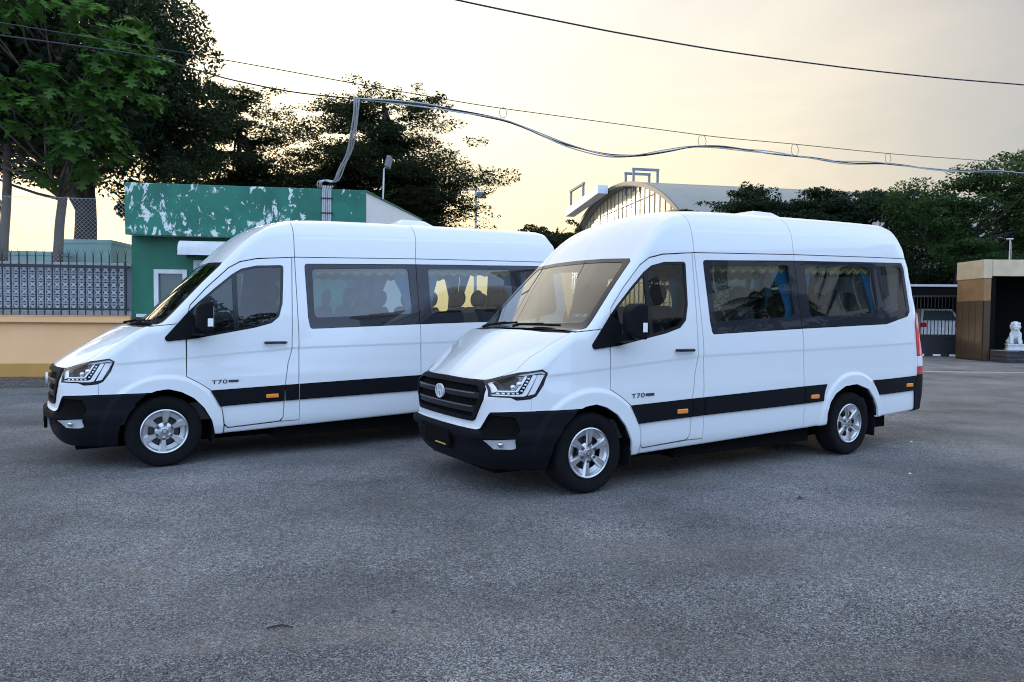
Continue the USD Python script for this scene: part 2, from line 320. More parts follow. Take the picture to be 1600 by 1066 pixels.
def skin_part(name, solid, mat, parent, off=0.0, sheet=False, sink=0.0, **kw):
    """a piece of the skin as a mesh: smooth normals from the implicit function outside, flat on the cut edges"""
    q = solid.to_mesh(); v, f = np.array(q.vert_properties[:, :3], float), np.array(q.tri_verts)
    if len(f) == 0: raise RuntimeError('empty part ' + name)
    g = grad(v); near = np.abs(body(v) - off) < .004
    fn = np.cross(v[f[:, 1]] - v[f[:, 0]], v[f[:, 2]] - v[f[:, 0]]); fn /= np.maximum(np.linalg.norm(fn, axis=1, keepdims=True), 1e-12)
    sm = near[f].all(1) & ((fn * g[f].mean(1)).sum(1) > .55)
    if sheet:
        f = f[sm]; u, inv = np.unique(f, return_inverse=True); v, g, f = v[u] - g[u] * sink, g[u], inv.reshape(-1, 3)
        p = put_raw(fresh(prim_path(parent), name), v, f, g, mat)
    else:
        fs, fl = f[sm], f[~sm]; u, inv = np.unique(fs, return_inverse=True); k = len(u)
        V = np.vstack([v[u], v[fl.ravel()]]); N = np.vstack([g[u], np.repeat(fn[~sm], 3, 0)])
        F = np.vstack([inv.reshape(-1, 3), np.arange(len(fl) * 3).reshape(-1, 3) + k])
        p = put_raw(fresh(prim_path(parent), name), V, F, N, mat)
    return tag(p, **kw) if kw else p

G = .0045
DOOR = [(-.2, .9), (-.208, 1.27), (-.22, 1.52), (-.25, 1.62), (-.41, 1.80), (-.64, 2.02), (-.76, 2.09), (-.93, 2.13), (-1.31, 2.165), (-1.285, 1.60), (-1.265, 1.15), (-1.22, 1.0), (-1.185, .76),
        (-1.165, .42), (-1.13, .38), (-.60, .35), (-.56, .39), (-.53, .59), (-.43, .75), (-.32, .83)]
DOOR_WIN = [(-1.215, 2.075), (-.93, 2.058), (-.77, 2.018), (-.67, 1.955), (-.5, 1.81), (-.33, 1.655), (-.225, 1.55), (.035, 1.25), (-.31, 1.285), (-.88, 1.39), (-1.06, 1.44), (-1.14, 1.51), (-1.185, 1.66)]
STRIP = [(-1.445, 2.10), (-2.75, 2.155), (-4.90, 2.225), (-4.935, 2.15), (-4.945, 1.63), (-4.87, 1.57), (-4.36, 1.475), (-2.8, 1.425), (-1.475, 1.375), (-1.455, 1.5)]
CLEARS = [[(-1.53, 2.045), (-2.71, 2.10), (-2.73, 1.555), (-1.53, 1.50)], [(-2.98, 2.105), (-4.20, 2.145), (-4.22, 1.60), (-2.98, 1.56)], [(-4.36, 2.15), (-4.86, 2.165), (-4.875, 1.68), (-4.36, 1.60)]]
HEADLAMP = [(.845, .985), (.63, 1.069), (.475, 1.098), (.428, 1.066), (.465, .966), (.53, .872), (.58, .848), (.685, .838), (.733, .862), (.868, .864)]
SCREEN_P = [(0, 1.412), (.5, 1.415), (.90, 1.425), (.915, 1.44), (.80, 2.05), (.765, 2.082), (.4, 2.098), (0, 2.102)]
GRILLE = [(0, 1.0), (.53, .992), (.585, .985), (.665, .925), (.668, .84), (.57, .66), (.53, .642), (0, .642)]
WHITE_LOW = [(0, .582), (.60, .582), (.63, .59), (.715, .725), (.73, .737), (.845, .746), (1.3, .772)]
FOG = [(.685, .503), (.89, .520), (.872, .440), (.85, .428), (.74, .428)]
INTAKE = [(.64, .582), (.72, .715), (.87, .70), (.90, .58), (.89, .545), (.69, .542)]
HOODLINE = [(.155, 1.41), (.30, 1.355), (.41, 1.31), (.57, 1.2), (.66, 1.09), (.70, 1.045)]
def mir(pts): return pts + [(-a, b) for a, b in pts[::-1] if a > 1e-6]
def zline(x, z0, s): return z0 + s * (-x)

def arch_poly(cx, r=.432):
    if cx == 0: pts = [(-.50, .2), (-.475, .30), (-.44, .44), (-.365, .575), (-.27, .68), (-.15, .75), (-.03, .785), (.08, .772), (.18, .735), (.30, .62), (.385, .48), (.41, .36), (.41, .2)]
    else: pts = [(-4.14, .2), (-4.145, .39), (-4.115, .52), (-4.045, .63), (-3.94, .735), (-3.71, .805), (-3.5, .79), (-3.33, .715), (-3.24, .62), (-3.20, .5), (-3.215, .33), (-3.23, .2)]
    return Polygon(pts).buffer(-.05).buffer(.05, quad_segs=8)

def build_van(label, loc, yaw, group):
    van = thing('passenger_van', label, 'van', loc, yaw, group)
    arches = prism_y(arch_poly(0), -1.4, 1.4) + prism_y(arch_poly(-3.67), -1.4, 1.4)
    arch_core = prism_y(arch_poly(0), -.66, .66) + prism_y(arch_poly(-3.67), -.66, .66)
    both = lambda poly: prism_y(poly, -1.4, 1.4)
    big = lambda x0, x1, z0, z1: sbox(x0, z0, x1, z1)
    skin = SHELL - arches
    # --- bumpers (unpainted), fascia, grille opening
    low = Polygon([(-a, b) for a, b in WHITE_LOW[:0:-1]] + WHITE_LOW + [(1.3, -.2), (-1.3, -.2)])
    front_lower = prism_x(low, .02, 1.3) - both(big(-1, .13, 0, .80))
    grille_p = Polygon(mir(GRILLE)); grille_cut = prism_x(grille_p, .6, 1.3)
    head_cut = both(Polygon(HEADLAMP)) - prism_x(Polygon([(-.40, .5), (.40, .5), (.40, 1.3), (-.40, 1.3)]), .3, 1.2)
    fogs = [prism_x(Polygon([(s * a, b) for a, b in FOG]), .5, 1.2) for s in (1, -1)]
    intakes = [prism_x(Polygon([(s * a, b) for a, b in INTAKE]), .5, 1.2) for s in (1, -1)]
    plate_rec = prism_x(sbox(-.25, .37, .25, .54), .93, 1.3)
    rear_low = both(Polygon([(-5.02, .86), (-5.6, .86), (-5.6, .1), (-5.03, .1), (-5.0, .40), (-4.97, .43), (-4.945, .66)]))
    fb = (skin ^ front_lower) - fogs[0] - fogs[1] - intakes[0] - intakes[1]
    skin_part('front_bumper', fb, BLACK_PLASTIC, van)
    skin_part('rear_bumper', (PROUD - arches) ^ rear_low, BLACK_PLASTIC, van, off=.014)
    painted = skin - front_lower - rear_low - grille_cut - head_cut
    # --- windows cut out of the painted skin
    screen = prism_x(Polygon(mir(SCREEN_P)), -.95, 1.2) - both(big(-6, -.64, 1.3, 2.3)) - both(big(.12, 2, 0, 1.425))
    hl_ = [(.06, .905), (.13, .902), (.24, .875), (.34, .835), (.42, .80), (.50, .772), (.57, .768), (.63, .772), (.72, .70), (.80, .62), (.86, .50), (1.2, .50)]
    hood_outline = Polygon([(a, -b) for a, b in hl_] + hl_[::-1])
    hoodsol = lambda d: prism_z(hood_outline.buffer(d), .990 - d, 1.7) - both(big(-1, .13, 0, 1.432)) - both(big(-2, .085, 0, 3))
    cowl_side = Polygon([(.16, 1.36), (.15, 1.5), (-.1, 1.6), (-.2, 1.38)])
    strip, dwin = rnd(STRIP, .035), rnd(DOOR_WIN, .03)
    cowl_poly = prism_z(Polygon([(.085, -.90), (.085, .90), (.17, .88), (.235, .55), (.262, .0), (.235, -.55), (.17, -.88)]), 1.3, 1.5) ^ both(big(.02, .30, 1.3, 1.46))
    painted = painted - screen - cowl_poly - both(strip) - both(dwin)
    # --- roof, split by two seams; body sides below the gutter
    gut = lambda a, b: Polygon([(a, zline(a, 2.126, .033)), (b, zline(b, 2.126, .033)), (b, 3), (a, 3)])
    rf = Polygon([(-1.335, 2.168), (-.93, 2.133), (-.76, 2.093), (-.64, 2.023), (-.5, 1.885), (-.5, 3), (-1.345, 3)])
    def cut(poly, left=True, right=True, side=painted):
        s = poly.buffer(-G)
        return side ^ prism_y(s, 0 if not right else -1.4, 1.4 if left else 0)
    # front: windscreen pillars and front of the roof are one pressing
    front_roof = Polygon([(-1.34, 2.168), (-.93, 2.133), (-.76, 2.093), (-.64, 2.023), (-.41, 1.803), (-.25, 1.623), (-.215, 1.49), (-.2, 1.44), (.165, 1.40), (.4, 1.4), (.4, 3), (-1.352, 3), (-1.352, 2.5)])
    skin_part('roof', cut(front_roof) - hoodsol(G), PAINT, van)
    skin_part('roof', cut(Polygon([(-1.34, 2.168), (-2.82, 2.223), (-2.86, 2.5), (-2.875, 3), (-1.352, 3), (-1.352, 2.5)])), PAINT, van)
    skin_part('roof', cut(Polygon([(-2.82, 2.223), (-5.6, 2.30), (-5.6, 3), (-2.875, 3), (-2.86, 2.5)])), PAINT, van)
    skin_part('hood', painted ^ hoodsol(-G), PAINT, van)
    fend = Polygon([(-.2, 1.44), (.165, 1.40), (.3, 1.5), (1.2, 1.5), (1.2, .991), (.5688, .991), (.5688, .4), (-.55, .2), (-.555, .385), (-.53, .59), (-.43, .75), (-.32, .83), (-.2, .9)])
    for s in (1, -1):
        fs_ = fend.buffer(-G * .6).difference(Polygon(DOOR))
        skin_part('fender', (painted ^ prism_y(fs_.buffer(-.0004), 0 if s > 0 else -1.4, 1.4 if s > 0 else 0)) - hoodsol(G), PAINT, van)
    nose = painted ^ both(Polygon([(.569, .4), (1.3, .4), (1.3, .99), (.569, .99)]))
    skin_part('front_fascia', nose - hoodsol(G), PAINT, van)
    sill_front = Polygon([(-.56, .2), (-.565, .375), (-.60, .343), (-1.13, .372), (-1.345, .374), (-1.345, .2)])
    mid = Polygon([(-1.34, 2.168), (-2.82, 2.223), (-2.825, 1.4), (-2.815, .83), (-2.845, .2), (-1.345, .2), (-1.335, .8), (-1.345, 1.3)])
    pill = Polygon([(-1.31, 2.165), (-1.34, 2.168), (-1.345, 1.3), (-1.335, .8), (-1.345, .376), (-1.14, .376), (-1.165, .42), (-1.185, .76), (-1.22, 1.0), (-1.265, 1.15), (-1.285, 1.6)])
    quarter = Polygon([(-2.82, 2.223), (-5.6, 2.30), (-5.6, .1), (-2.845, .1), (-2.815, .83), (-2.825, 1.4)])
    tail_p = [(-5.035, 1.50), (-5.02, 1.30), (-5.03, .862), (-5.6, .862), (-5.6, 1.62), (-5.12, 1.62)]
    tails = both(Polygon(tail_p)) - prism_x(sbox(-.80, .5, .80, 2.5), -6, -4)
    for s in (1, -1):
        half = lambda p, d=G: prism_y(p.buffer(-d), 0 if s > 0 else -1.4, 1.4 if s > 0 else 0)
        door = skin_part('front_door', painted ^ half(Polygon(DOOR)), PAINT, van)
        skin_part('sill', painted ^ half(sill_front, .001), PAINT, van)
        skin_part('door_pillar', painted ^ half(pill), PAINT, van)
        skin_part('side_panel', painted ^ half(mid), PAINT, van)
        skin_part('rear_quarter', (painted - tails) ^ half(quarter), PAINT, van)
        # windows
        dw = dwin.difference(sbox(-.222, 1, .3, 2))
        g1 = Polygon(dw.buffer(-.028)); post = sbox(-.72, 1.2, -.665, 2.1)
        skin_part('window_frame', SHELL ^ half(dw.difference(g1).union(post.intersection(dw)), .003), BLACK_TRIM, door)
        for q_ in (g1.difference(post)).geoms:
            skin_part('window_glass', SHELL ^ half(q_, -.004), DOOR_GLASS, door, sheet=True, sink=.008)
        skin_part('corner_trim', PROUD ^ half(dwin.intersection(sbox(-.218, 1, .3, 2)).union(Polygon([(-.19, 1.25), (-.34, 1.29), (-.34, 1.48), (-.19, 1.585)]).intersection(dwin)), .002), BLACK_PLASTIC, van, off=.014)
        clears = [rnd(c, .045) for c in CLEARS]
        fr = strip.buffer(-.003)
        seams = [sbox(-2.823, 1.3, -2.815, 2.3)]
        for c in clears + seams: fr = fr.difference(c)
        skin_part('window_surround', SHELL ^ half(fr, 0), FRIT, van)
        for c in clears: skin_part('side_window', SHELL ^ half(c, -.004), CLEAR, van, sheet=True, sink=.006)
        # cladding strip with its markers
        clad1 = Polygon([(-.425, .752), (-1.2, .775), (-2.8, .818), (-3.195, .826), (-3.155, .742), (-3.14, .64), (-2.8, .63), (-1.34, .603), (-.85, .59), (-.515, .578)])
        for a, b in ((-.3, -1.178), (-1.185, -1.335), (-1.345, -2.815), (-2.825, -3.3)):
            pc = clad1.intersection(sbox(b, .4, a, 1)).buffer(-.002)
            skin_part('side_cladding', (PROUD - arches) ^ half(pc, 0), BLACK_PLASTIC, van, off=.014)
        skin_part('side_cladding', (PROUD - arches) ^ half(Polygon([(-4.04, .832), (-4.98, .848), (-4.94, .672), (-4.16, .66), (-4.11, .745)]), 0), BLACK_PLASTIC, van, off=.014)
        for mx, mz in ((-1.045, .662), (-2.98, .70), (-4.80, .742)):
            yy = float(on_side(mx, mz)) + .016
            obj('side_marker', xf(bevel_box(-.066, .066, -.012, .012, -.021, .021, .006), (mx, s * yy, mz)), AMBER, van)
        # door handle
        hy = float(on_side(-1.09, 1.228))
        hd = [(-.975, hy + .006), (-1.0, hy + .035), (-1.18, hy + .036), (-1.205, hy + .006)]
        obj('door_handle', tube([(a, s * b, 1.232 + i_ * .0) for i_, (a, b) in enumerate(hd)], [.012, .015, .015, .012], 10), BLACK_TRIM, door, smooth=40)
        # seams' filler flap behind the front door
        fl = [(-1.275, 1.23), (-1.275, 1.015), (-1.337, 1.015)]
        # tail lamp
        tl = (PROUD ^ tails) ^ half(Polygon(tail_p), .003)
        for z0, z1, m_ in ((1.09, 1.7, RED), (.96, 1.086, WHITE_LENS), (.86, .956, RED)):
            skin_part('tail_lamp', tl ^ both(big(-6, -4, z0, z1)), m_, van, off=.014)
        # headlamp
        hp = Polygon(HEADLAMP); hc = head_cut
        half_y = prism_y(big(-6, 2, 0, 3), 0 if s > 0 else -1.4, 1.4 if s > 0 else 0)
        rim_ = hp.difference(hp.buffer(-.016))
        hl = skin_part('headlight', (SHELL ^ hc ^ half_y) ^ both(rim_.buffer(-.002)), BLACK_TRIM, van)
        deep = (S_IN - skin_deep) ^ hc ^ half_y
        bq = deep.to_mesh(); obj('lamp_bowl', (np.array(bq.vert_properties[:, :3]), np.array(bq.tri_verts)), BLACK_TRIM, hl)
        skin_part('lens_cover', (SHELL ^ hc ^ half_y) ^ both(hp.buffer(-.012)), COVER, hl, sheet=True, sink=.002)
        def inlay(nm, poly, m_, depth0, depth1):
            sol = (skin_at[depth0] - skin_at[depth1]) ^ hc ^ half_y ^ both(poly)
            skin_part(nm, sol, m_, hl, off=-depth0)
        TB = Polygon([(.80, 1.0), (.646, 1.057), (.486, 1.088), (.437, 1.065), (.455, 1.056), (.486, 1.064), (.69, 1.030), (.751, 1.003), (.80, .972), (.803, .912), (.84, .895), (.838, .972)])
        SL = Polygon([(.507, 1.050), (.450, 1.050), (.538, .892), (.588, .880)])
        LS = Polygon([(.545, 1.048), (.516, 1.046), (.603, .880), (.63, .872), (.845, .871), (.845, .884), (.655, .886), (.632, .894)])
        DT = Polygon([(.588, 1.038), (.549, 1.046), (.636, .897), (.66, .888), (.845, .887), (.83, .904), (.672, .906)])
        FR = Polygon([(.605, 1.036), (.591, 1.040), (.673, .909), (.80, .907), (.80, .918), (.682, .920)])
        BW = Polygon([(.795, .985), (.745, 1.003), (.69, 1.026), (.608, 1.033), (.684, .922), (.795, .921)])
        for nm, poly, m_, d0, d1 in (('upper_reflector', TB, LED, .012, .022), ('slanted_reflector', SL, LED, .012, .022), ('light_strip', LS, LED, .012, .022), ('cell_strip', DT, BLACK_TRIM, .022, .05), ('bowl_frame', FR, LED, .012, .022), ('projector_bowl', BW, REFLECT, .022, .05)):
            inlay(nm, poly, m_, d0, d1)
        for (a, b) in [(.583, 1.020), (.597, .995), (.611, .970), (.625, .945), (.641, .919), (.672, .897), (.705, .896), (.738, .896), (.771, .896), (.804, .895)]:
            inlay('led_cell', sbox(a - .007, b - .006, a + .007, b + .006), LED, .012, .022)
        yy = lambda a, b, d=.0: float(on_side(a, b)) - d
        inlay('bowl_divider', Polygon([(.792, .985), (.772, .993), (.758, .925), (.792, .922)]), BLACK_TRIM, .012, .022)
        for (a, b, rr) in ((.665, .982, .030), (.715, .958, .026)):
            c_ = np.array([a, s * yy(a, b, .0), b]); nrm = grad(c_[None])[0]
            ball = trimesh.creation.icosphere(3, rr); ball.apply_translation(c_ - nrm * .036)
            obj('projector_lens', ball, CHROME, hl, smooth=True)
        # fog lamp and intake
        fo = fogs[0 if s > 0 else 1]; fp = Polygon(FOG)
        fl_ = skin_part('fog_lamp', (skin_at[.012] - skin_at[.022]) ^ fo, REFLECT, van, off=-.012)
        skin_part('fog_lens', (SHELL ^ fo), COVER, fl_, sheet=True, sink=.003)
        xx = float(on_front(.80, .47)); bl = trimesh.creation.icosphere(2, .028); bl.apply_translation((xx - .012, s * .80, .472)); obj('fog_bulb', bl, CHROME, fl_, smooth=True)
        skin_part('bumper_intake', (skin_at[.022] - skin_at[.05]) ^ prism_x(Polygon([(s * a, b) for a, b in INTAKE]).buffer(.01), .4, 1.2), UNDER, van, off=-.022)
        skin_part('bumper_ridge', PROUD ^ prism_x(Polygon([(s * a, b) for a, b in [(.30, .545), (.64, .545), (.90, .548), (.90, .524), (.66, .522), (.60, .50), (.30, .515)]]), .5, 1.2), BLACK_PLASTIC, van, off=.014)
        # mirror
        mirror = obj('mirror', mirror_shell(s), BLACK_PLASTIC, van, smooth=40)
        obj('mirror_arm', m3.Manifold.hull_points(np.array([(a, s * b, c) for a in (-.25, -.36) for b, c in ((.95, 1.30), (.95, 1.39), (1.13, 1.335), (1.13, 1.40))])), BLACK_PLASTIC, mirror)
        obj('mirror_glass', bx(-.425, -.4155, min(s * 1.05, s * 1.205), max(s * 1.05, s * 1.205), 1.40, 1.61), CHROME, mirror)
        if s > 0: obj('sticker', bx(-.412, -.362, 1.2255, 1.2275, 1.41, 1.49), STICKER, mirror)
        # mud flaps
        for fx0, fz in ((-.455, .19), (-4.135, .18)):
            obj('mud_flap', bx(fx0 - .012, fx0, min(s * .70, s * .965), max(s * .70, s * .965), fz, .52), RUBBER, van)
    # --- windscreen, cowl, wipers
    sp = Polygon(mir(SCREEN_P)); inner = rnd(mir([(0, 1.475), (.5, 1.478), (.80, 1.485), (.835, 1.51), (.735, 2.03), (.70, 2.045), (.4, 2.06), (0, 2.064)]), .05)
    scr = SHELL ^ screen
    ws = skin_part('windscreen', scr ^ prism_x(inner, -.95, 1.2), SCREEN, van, sheet=True, sink=.004)
    skin_part('windscreen_border', scr - prism_x(inner.buffer(.001), -.95, 1.2), FRIT, ws)
    skin_part('cowl', ((skin_at[.012] - S_IN) ^ cowl_poly) - screen, BLACK_PLASTIC, van, off=-.012)
    for (pts_) in ([(.20, -.58), (.10, -.60), (.085, -.10)], [(.20, .02), (.12, .0), (.07, .62)]):
        P3 = []
        for a, b in pts_:
            zt = 1.3 + np.arange(0, .4, .002); ins = body(np.stack([np.full(len(zt), a), np.full(len(zt), b), zt], -1)) < 0
            P3.append((a + .012, b, zt[ins][-1] + .018))
        wpr = obj('wiper', tube([P3[0], P3[1], (P3[1][0] * .4 + P3[2][0] * .6, P3[1][1] * .4 + P3[2][1] * .6, P3[1][2] * .4 + P3[2][2] * .6 + .012)], [.014, .011, .008], 8), BLACK_PLASTIC, van)
        n_ = 9; bl = [tuple(np.array(P3[1]) * (1 - t) + np.array(P3[2]) * t) for t in np.linspace(-.06, 1, n_)]
        obj('wiper_blade', tube(bl, .011, 6), RUBBER, wpr)
    # --- grille
    gr = thing_child(van, 'grille')
    skin_part('grille_frame', (skin_at[-.014] - S_IN) ^ prism_x(grille_p.buffer(-.003).difference(grille_p.buffer(-.042)), .6, 1.3), BLACK_PLASTIC, gr, off=.014)
    skin_part('grille_mesh', (skin_at[.022] - skin_at[.05]) ^ prism_x(grille_p.buffer(.004), .6, 1.3), UNDER, gr, off=-.022)
    for zc_, hw_, rr in ((.866, .63, .026), (.748, .59, .030)):
        skin_part('grille_bar', (skin_at[-.004] - S_IN) ^ prism_x(sbox(-hw_, zc_ - rr, hw_, zc_ + rr).intersection(grille_p.buffer(-.035)), .6, 1.3), GRILLE_BAR, gr, off=.004)
    for s in (-1, 1):
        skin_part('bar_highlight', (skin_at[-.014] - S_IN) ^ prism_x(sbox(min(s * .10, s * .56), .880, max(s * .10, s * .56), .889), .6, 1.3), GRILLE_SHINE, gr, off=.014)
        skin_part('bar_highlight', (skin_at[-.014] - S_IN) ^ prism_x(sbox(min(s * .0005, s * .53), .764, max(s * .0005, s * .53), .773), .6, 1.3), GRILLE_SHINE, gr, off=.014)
    # emblem: an oval ring and a slanted letter made of two swung strokes and a bar
    oval = shapely.affinity.scale(shapely.Point(0, 0).buffer(1, quad_segs=16), .080, .064)
    ring = oval.difference(shapely.affinity.scale(oval, .86, .83))
    # left and right strokes lean to the viewer's right; y grows to the viewer's left... mirrored below
    stroke = lambda x0: Polygon([(x0 + .026, -.060), (x0 + .010, -.060), (x0 - .026, .060), (x0 - .010, .060)])
    wave = Polygon([(.045, -.010), (.02, -.006), (0, -.004), (-.02, -.002), (-.045, .004), (-.042, .016), (-.02, .010), (0, .008), (.02, .006), (.043, .002)])
    letter = stroke(.027).union(stroke(-.027)).union(wave).intersection(shapely.affinity.scale(oval, .9, .86))
    logo = shapely.affinity.translate(shapely.affinity.scale(ring.union(letter), 1, 1, origin=(0, 0)), 0, .858)
    logo = shapely.affinity.translate(logo, 0, 0)
    ex = float(on_front(0, .858)); 
    obj('emblem', prism_x(logo, ex + .012, ex + .030), EMBLEM, van)
    obj('plate_holder', bevel_box(.975, 1.006, -.25, .25, .375, .535, .006), UNDER, van)
    obj('plate_glint', bx(1.0065, 1.0085, -.02, .19, .392, .404), GOLD, van)  # gold strip standing for light caught along the plate edge
    # --- lettering on the front doors
    for s in (1, -1):
        yb = float(on_side(-.56, .832)) + .0015
        tm = meshkit.text_mesh('T70', .038, .002, bold=True); v_, f_ = arr(tm); v_ = v_.copy(); v_[:, 0] *= 1.55 
        w_ = v_[:, 0].max()
        if s > 0: V_ = np.c_[-.435 - v_[:, 0], yb + v_[:, 2], .813 + v_[:, 1] + v_[:, 0] * .03]
        else: V_ = np.c_[-.435 - w_ - .14 + v_[:, 0], -yb - v_[:, 2], .813 + v_[:, 1]]
        obj('door_badge', (V_, f_ if True else f_), BADGE, van)
        xa = -.435 - w_ - .012 if s > 0 else -.435
        obj('badge_bar', bx(xa - .10, xa, min(s * yb, s * (yb + .003)), max(s * yb, s * (yb + .003)), .826, .850), BADGE, van)
    # --- wheels
    tyre = lathe([(.215, -.085), (.235, -.100), (.27, -.118), (.315, -.120), (.338, -.108), (.350, -.092), (.355, -.05), (.356, 0), (.355, .05), (.350, .092), (.338, .108), (.315, .120), (.27, .118), (.235, .100), (.215, .085)], 72)
    barrel = lathe([(.150, -.06), (.190, -.07), (.205, -.095), (.216, -.098), (.222, -.092), (.222, -.105), (.213, -.110), (.204, -.104), (.196, -.04), (.19, .10)], 64)
    for cx in (0.0, -3.67):
        for s in (1, -1):
            w = thing_child(van, 'wheel', (cx, s * .86, .356), 0 if s > 0 else math.pi)
            flip = lambda m: (arr(m)[0] * [1, -1, 1], arr(m)[1][:, ::-1])
            obj('tyre', tyre, RUBBER, w, smooth=35)
            rim = obj('rim', cat_([flip(barrel)]), ALLOY, w, smooth=35)
            obj('brake_disc', lathe([(.02, .0), (.15, .0), (.15, .012), (.02, .012)], 40), ALLOY_DARK, rim, smooth=35)
            obj('wheel_back', lathe([(.0, -.03), (.20, -.03), (.20, -.028), (0, -.028)], 40), UNDER, rim)
            a0 = math.pi / 2 + (.10 if cx == 0 else -.12)
            for k in range(6):
                a = a0 + k * math.pi / 3; c_, s_ = math.cos(a), math.sin(a)
                def spin(m): v_, f_ = arr(m); return np.c_[v_[:, 0] * c_ - v_[:, 2] * s_, v_[:, 1], v_[:, 0] * s_ + v_[:, 2] * c_], f_
                P_ = []
                for r_, wf, wb, yf in ((.050, .013, .021, .086), (.10, .016, .028, .098), (.210, .025, .041, .104)):
                    P_ += [(r_, yf, wf), (r_, yf, -wf), (r_, yf - .020, wb), (r_, yf - .020, -wb), (r_, yf - .04, wb), (r_, yf - .04, -wb)]
                sp_ = m3.Manifold.hull_points(np.array(P_, float))
                slot = m3.Manifold.hull_points(np.array([(r_, y_, z_) for r_, z0_, y0_ in ((.085, -.016, .094), (.218, -.025, .104)) for y_ in (y0_ - .010, y0_ + .02) for z_ in (z0_ - .0035, z0_ + .0035)], float))
                spk = obj('spoke', spin(sp_ - slot), ALLOY, rim)
                nut = xf(lathe([(0, .106), (.010, .106), (.0135, .098), (.0135, .07)], 10), (.075 * c_, 0, .075 * s_))
                obj('lug_nut', (nut[0], nut[1][:, ::-1]), ALLOY_DARK, rim)
            hub = lathe([(0, .100), (.030, .100), (.036, .096), (.038, .085), (.075, .078), (.088, .066), (.088, .03)], 40)
            obj('hub_cap', (hub[0], hub[1][:, ::-1]), ALLOY, rim, smooth=35)
            obj('cap_ring', (lambda m: (m[0], m[1][:, ::-1]))(lathe([(.020, .1012), (.024, .1025), (.028, .1012)], 32)), ALLOY_DARK, rim)
    # --- wheel wells, underbody
    for cx in (0, -3.67):
        o_ = arch_poly(cx)
        for y0_, y1_ in ((-1.4, -.2), (.2, 1.4)):
            w_ = (prism_y(o_.buffer(.02), y0_, y1_) - prism_y(o_, .64 if y0_ > 0 else y0_, y1_ if y0_ > 0 else -.64)) ^ S_IN
            obj('wheel_well', w_, UNDER, van)
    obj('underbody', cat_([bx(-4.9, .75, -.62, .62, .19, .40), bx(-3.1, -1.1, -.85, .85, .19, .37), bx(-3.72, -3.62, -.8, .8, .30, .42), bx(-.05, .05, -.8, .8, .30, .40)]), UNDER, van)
    # --- roof air-conditioning pod
    pod2 = m3.Manifold.batch_hull([m3.Manifold.sphere(r_, 32).translate((-3.11 + a_, b_, z_)) for r_, X_, Y_, z_ in ((.03, .24, .22, 2.695), (.045, .15, .15, 2.737)) for a_ in (-X_, X_) for b_ in (-Y_, Y_)])
    obj('roof_pod', pod2, PAINT, van, smooth=50)
    # --- inside: lining, floor, seats, dashboard, curtains
    lin = INNER - both(strip.buffer(-.02)) - both(dwin.buffer(-.02)) - screen - arches - prism_x(sbox(-.62, 1.50, .62, 2.1), -6, -4.6)
    lin = lin ^ both(big(-5.4, .2, .45, 2.8))
    lq = lin.to_mesh(); obj('cabin_lining', (np.array(lq.vert_properties[:, :3]), np.array(lq.tri_verts)), LINING, van)
    obj('cabin_floor', bx(-4.95, .55, -.88, .88, .44, .62), TRIM_GREY, van)
    rear_win = rnd([(-.62, 1.50), (.62, 1.50), (.58, 2.08), (-.58, 2.08)], .06)
    dash = m3.Manifold.hull_points(np.array([(a, y_, c) for y_ in (-.86, .86) for a, c in ((.10, 1.36), (-.28, 1.34), (-.38, 1.22), (-.32, .9), (.3, .8), (.35, 1.2))], float))
    obj('dashboard', dash, TRIM_GREY, van)
    tor = trimesh.creation.torus(.19, .017, 40, 10); tor.apply_transform(trimesh.transformations.rotation_matrix(math.radians(-62), (0, 1, 0))); tor.apply_translation((-.42, .42, 1.24))
    obj('steering_wheel', tor, TRIM_GREY, van, smooth=True)
    def seat(x, y, z=.62, w=.46):
        st = thing_child(van, 'seat', (x, y, z))
        obj('cushion', bevel_box(-.24, .26, -w / 2, w / 2, .32, .46, .04), SEAT_CLOTH, st, smooth=40)
        bk = xf(bevel_box(-.06, .06, -w / 2, w / 2, 0, .62, .045), (-.22, 0, .42), ry=-.20)
        obj('backrest', bk, SEAT_CLOTH, st, smooth=40)
        sph = m3.Manifold.sphere(1, 24).scale((.055, .135, .115)).rotate((0, -11, 0)).translate((-.365, 0, 1.14))
        obj('headrest', sph, SEAT_CLOTH, st, smooth=True)
        obj('seat_leg', bx(-.16, .16, -.12, .12, 0, .33), TRIM_GREY, st)
    seat(-.85, .45, .62, .52); seat(-.85, -.20, .62, .44); seat(-.85, -.62, .62, .44)
    for x in (-1.85, -2.65, -3.45, -4.3):
        for y in (.62, .16) if x > -4.2 else (.66, .22, -.22): seat(x, y)
        seat(x, -.66)
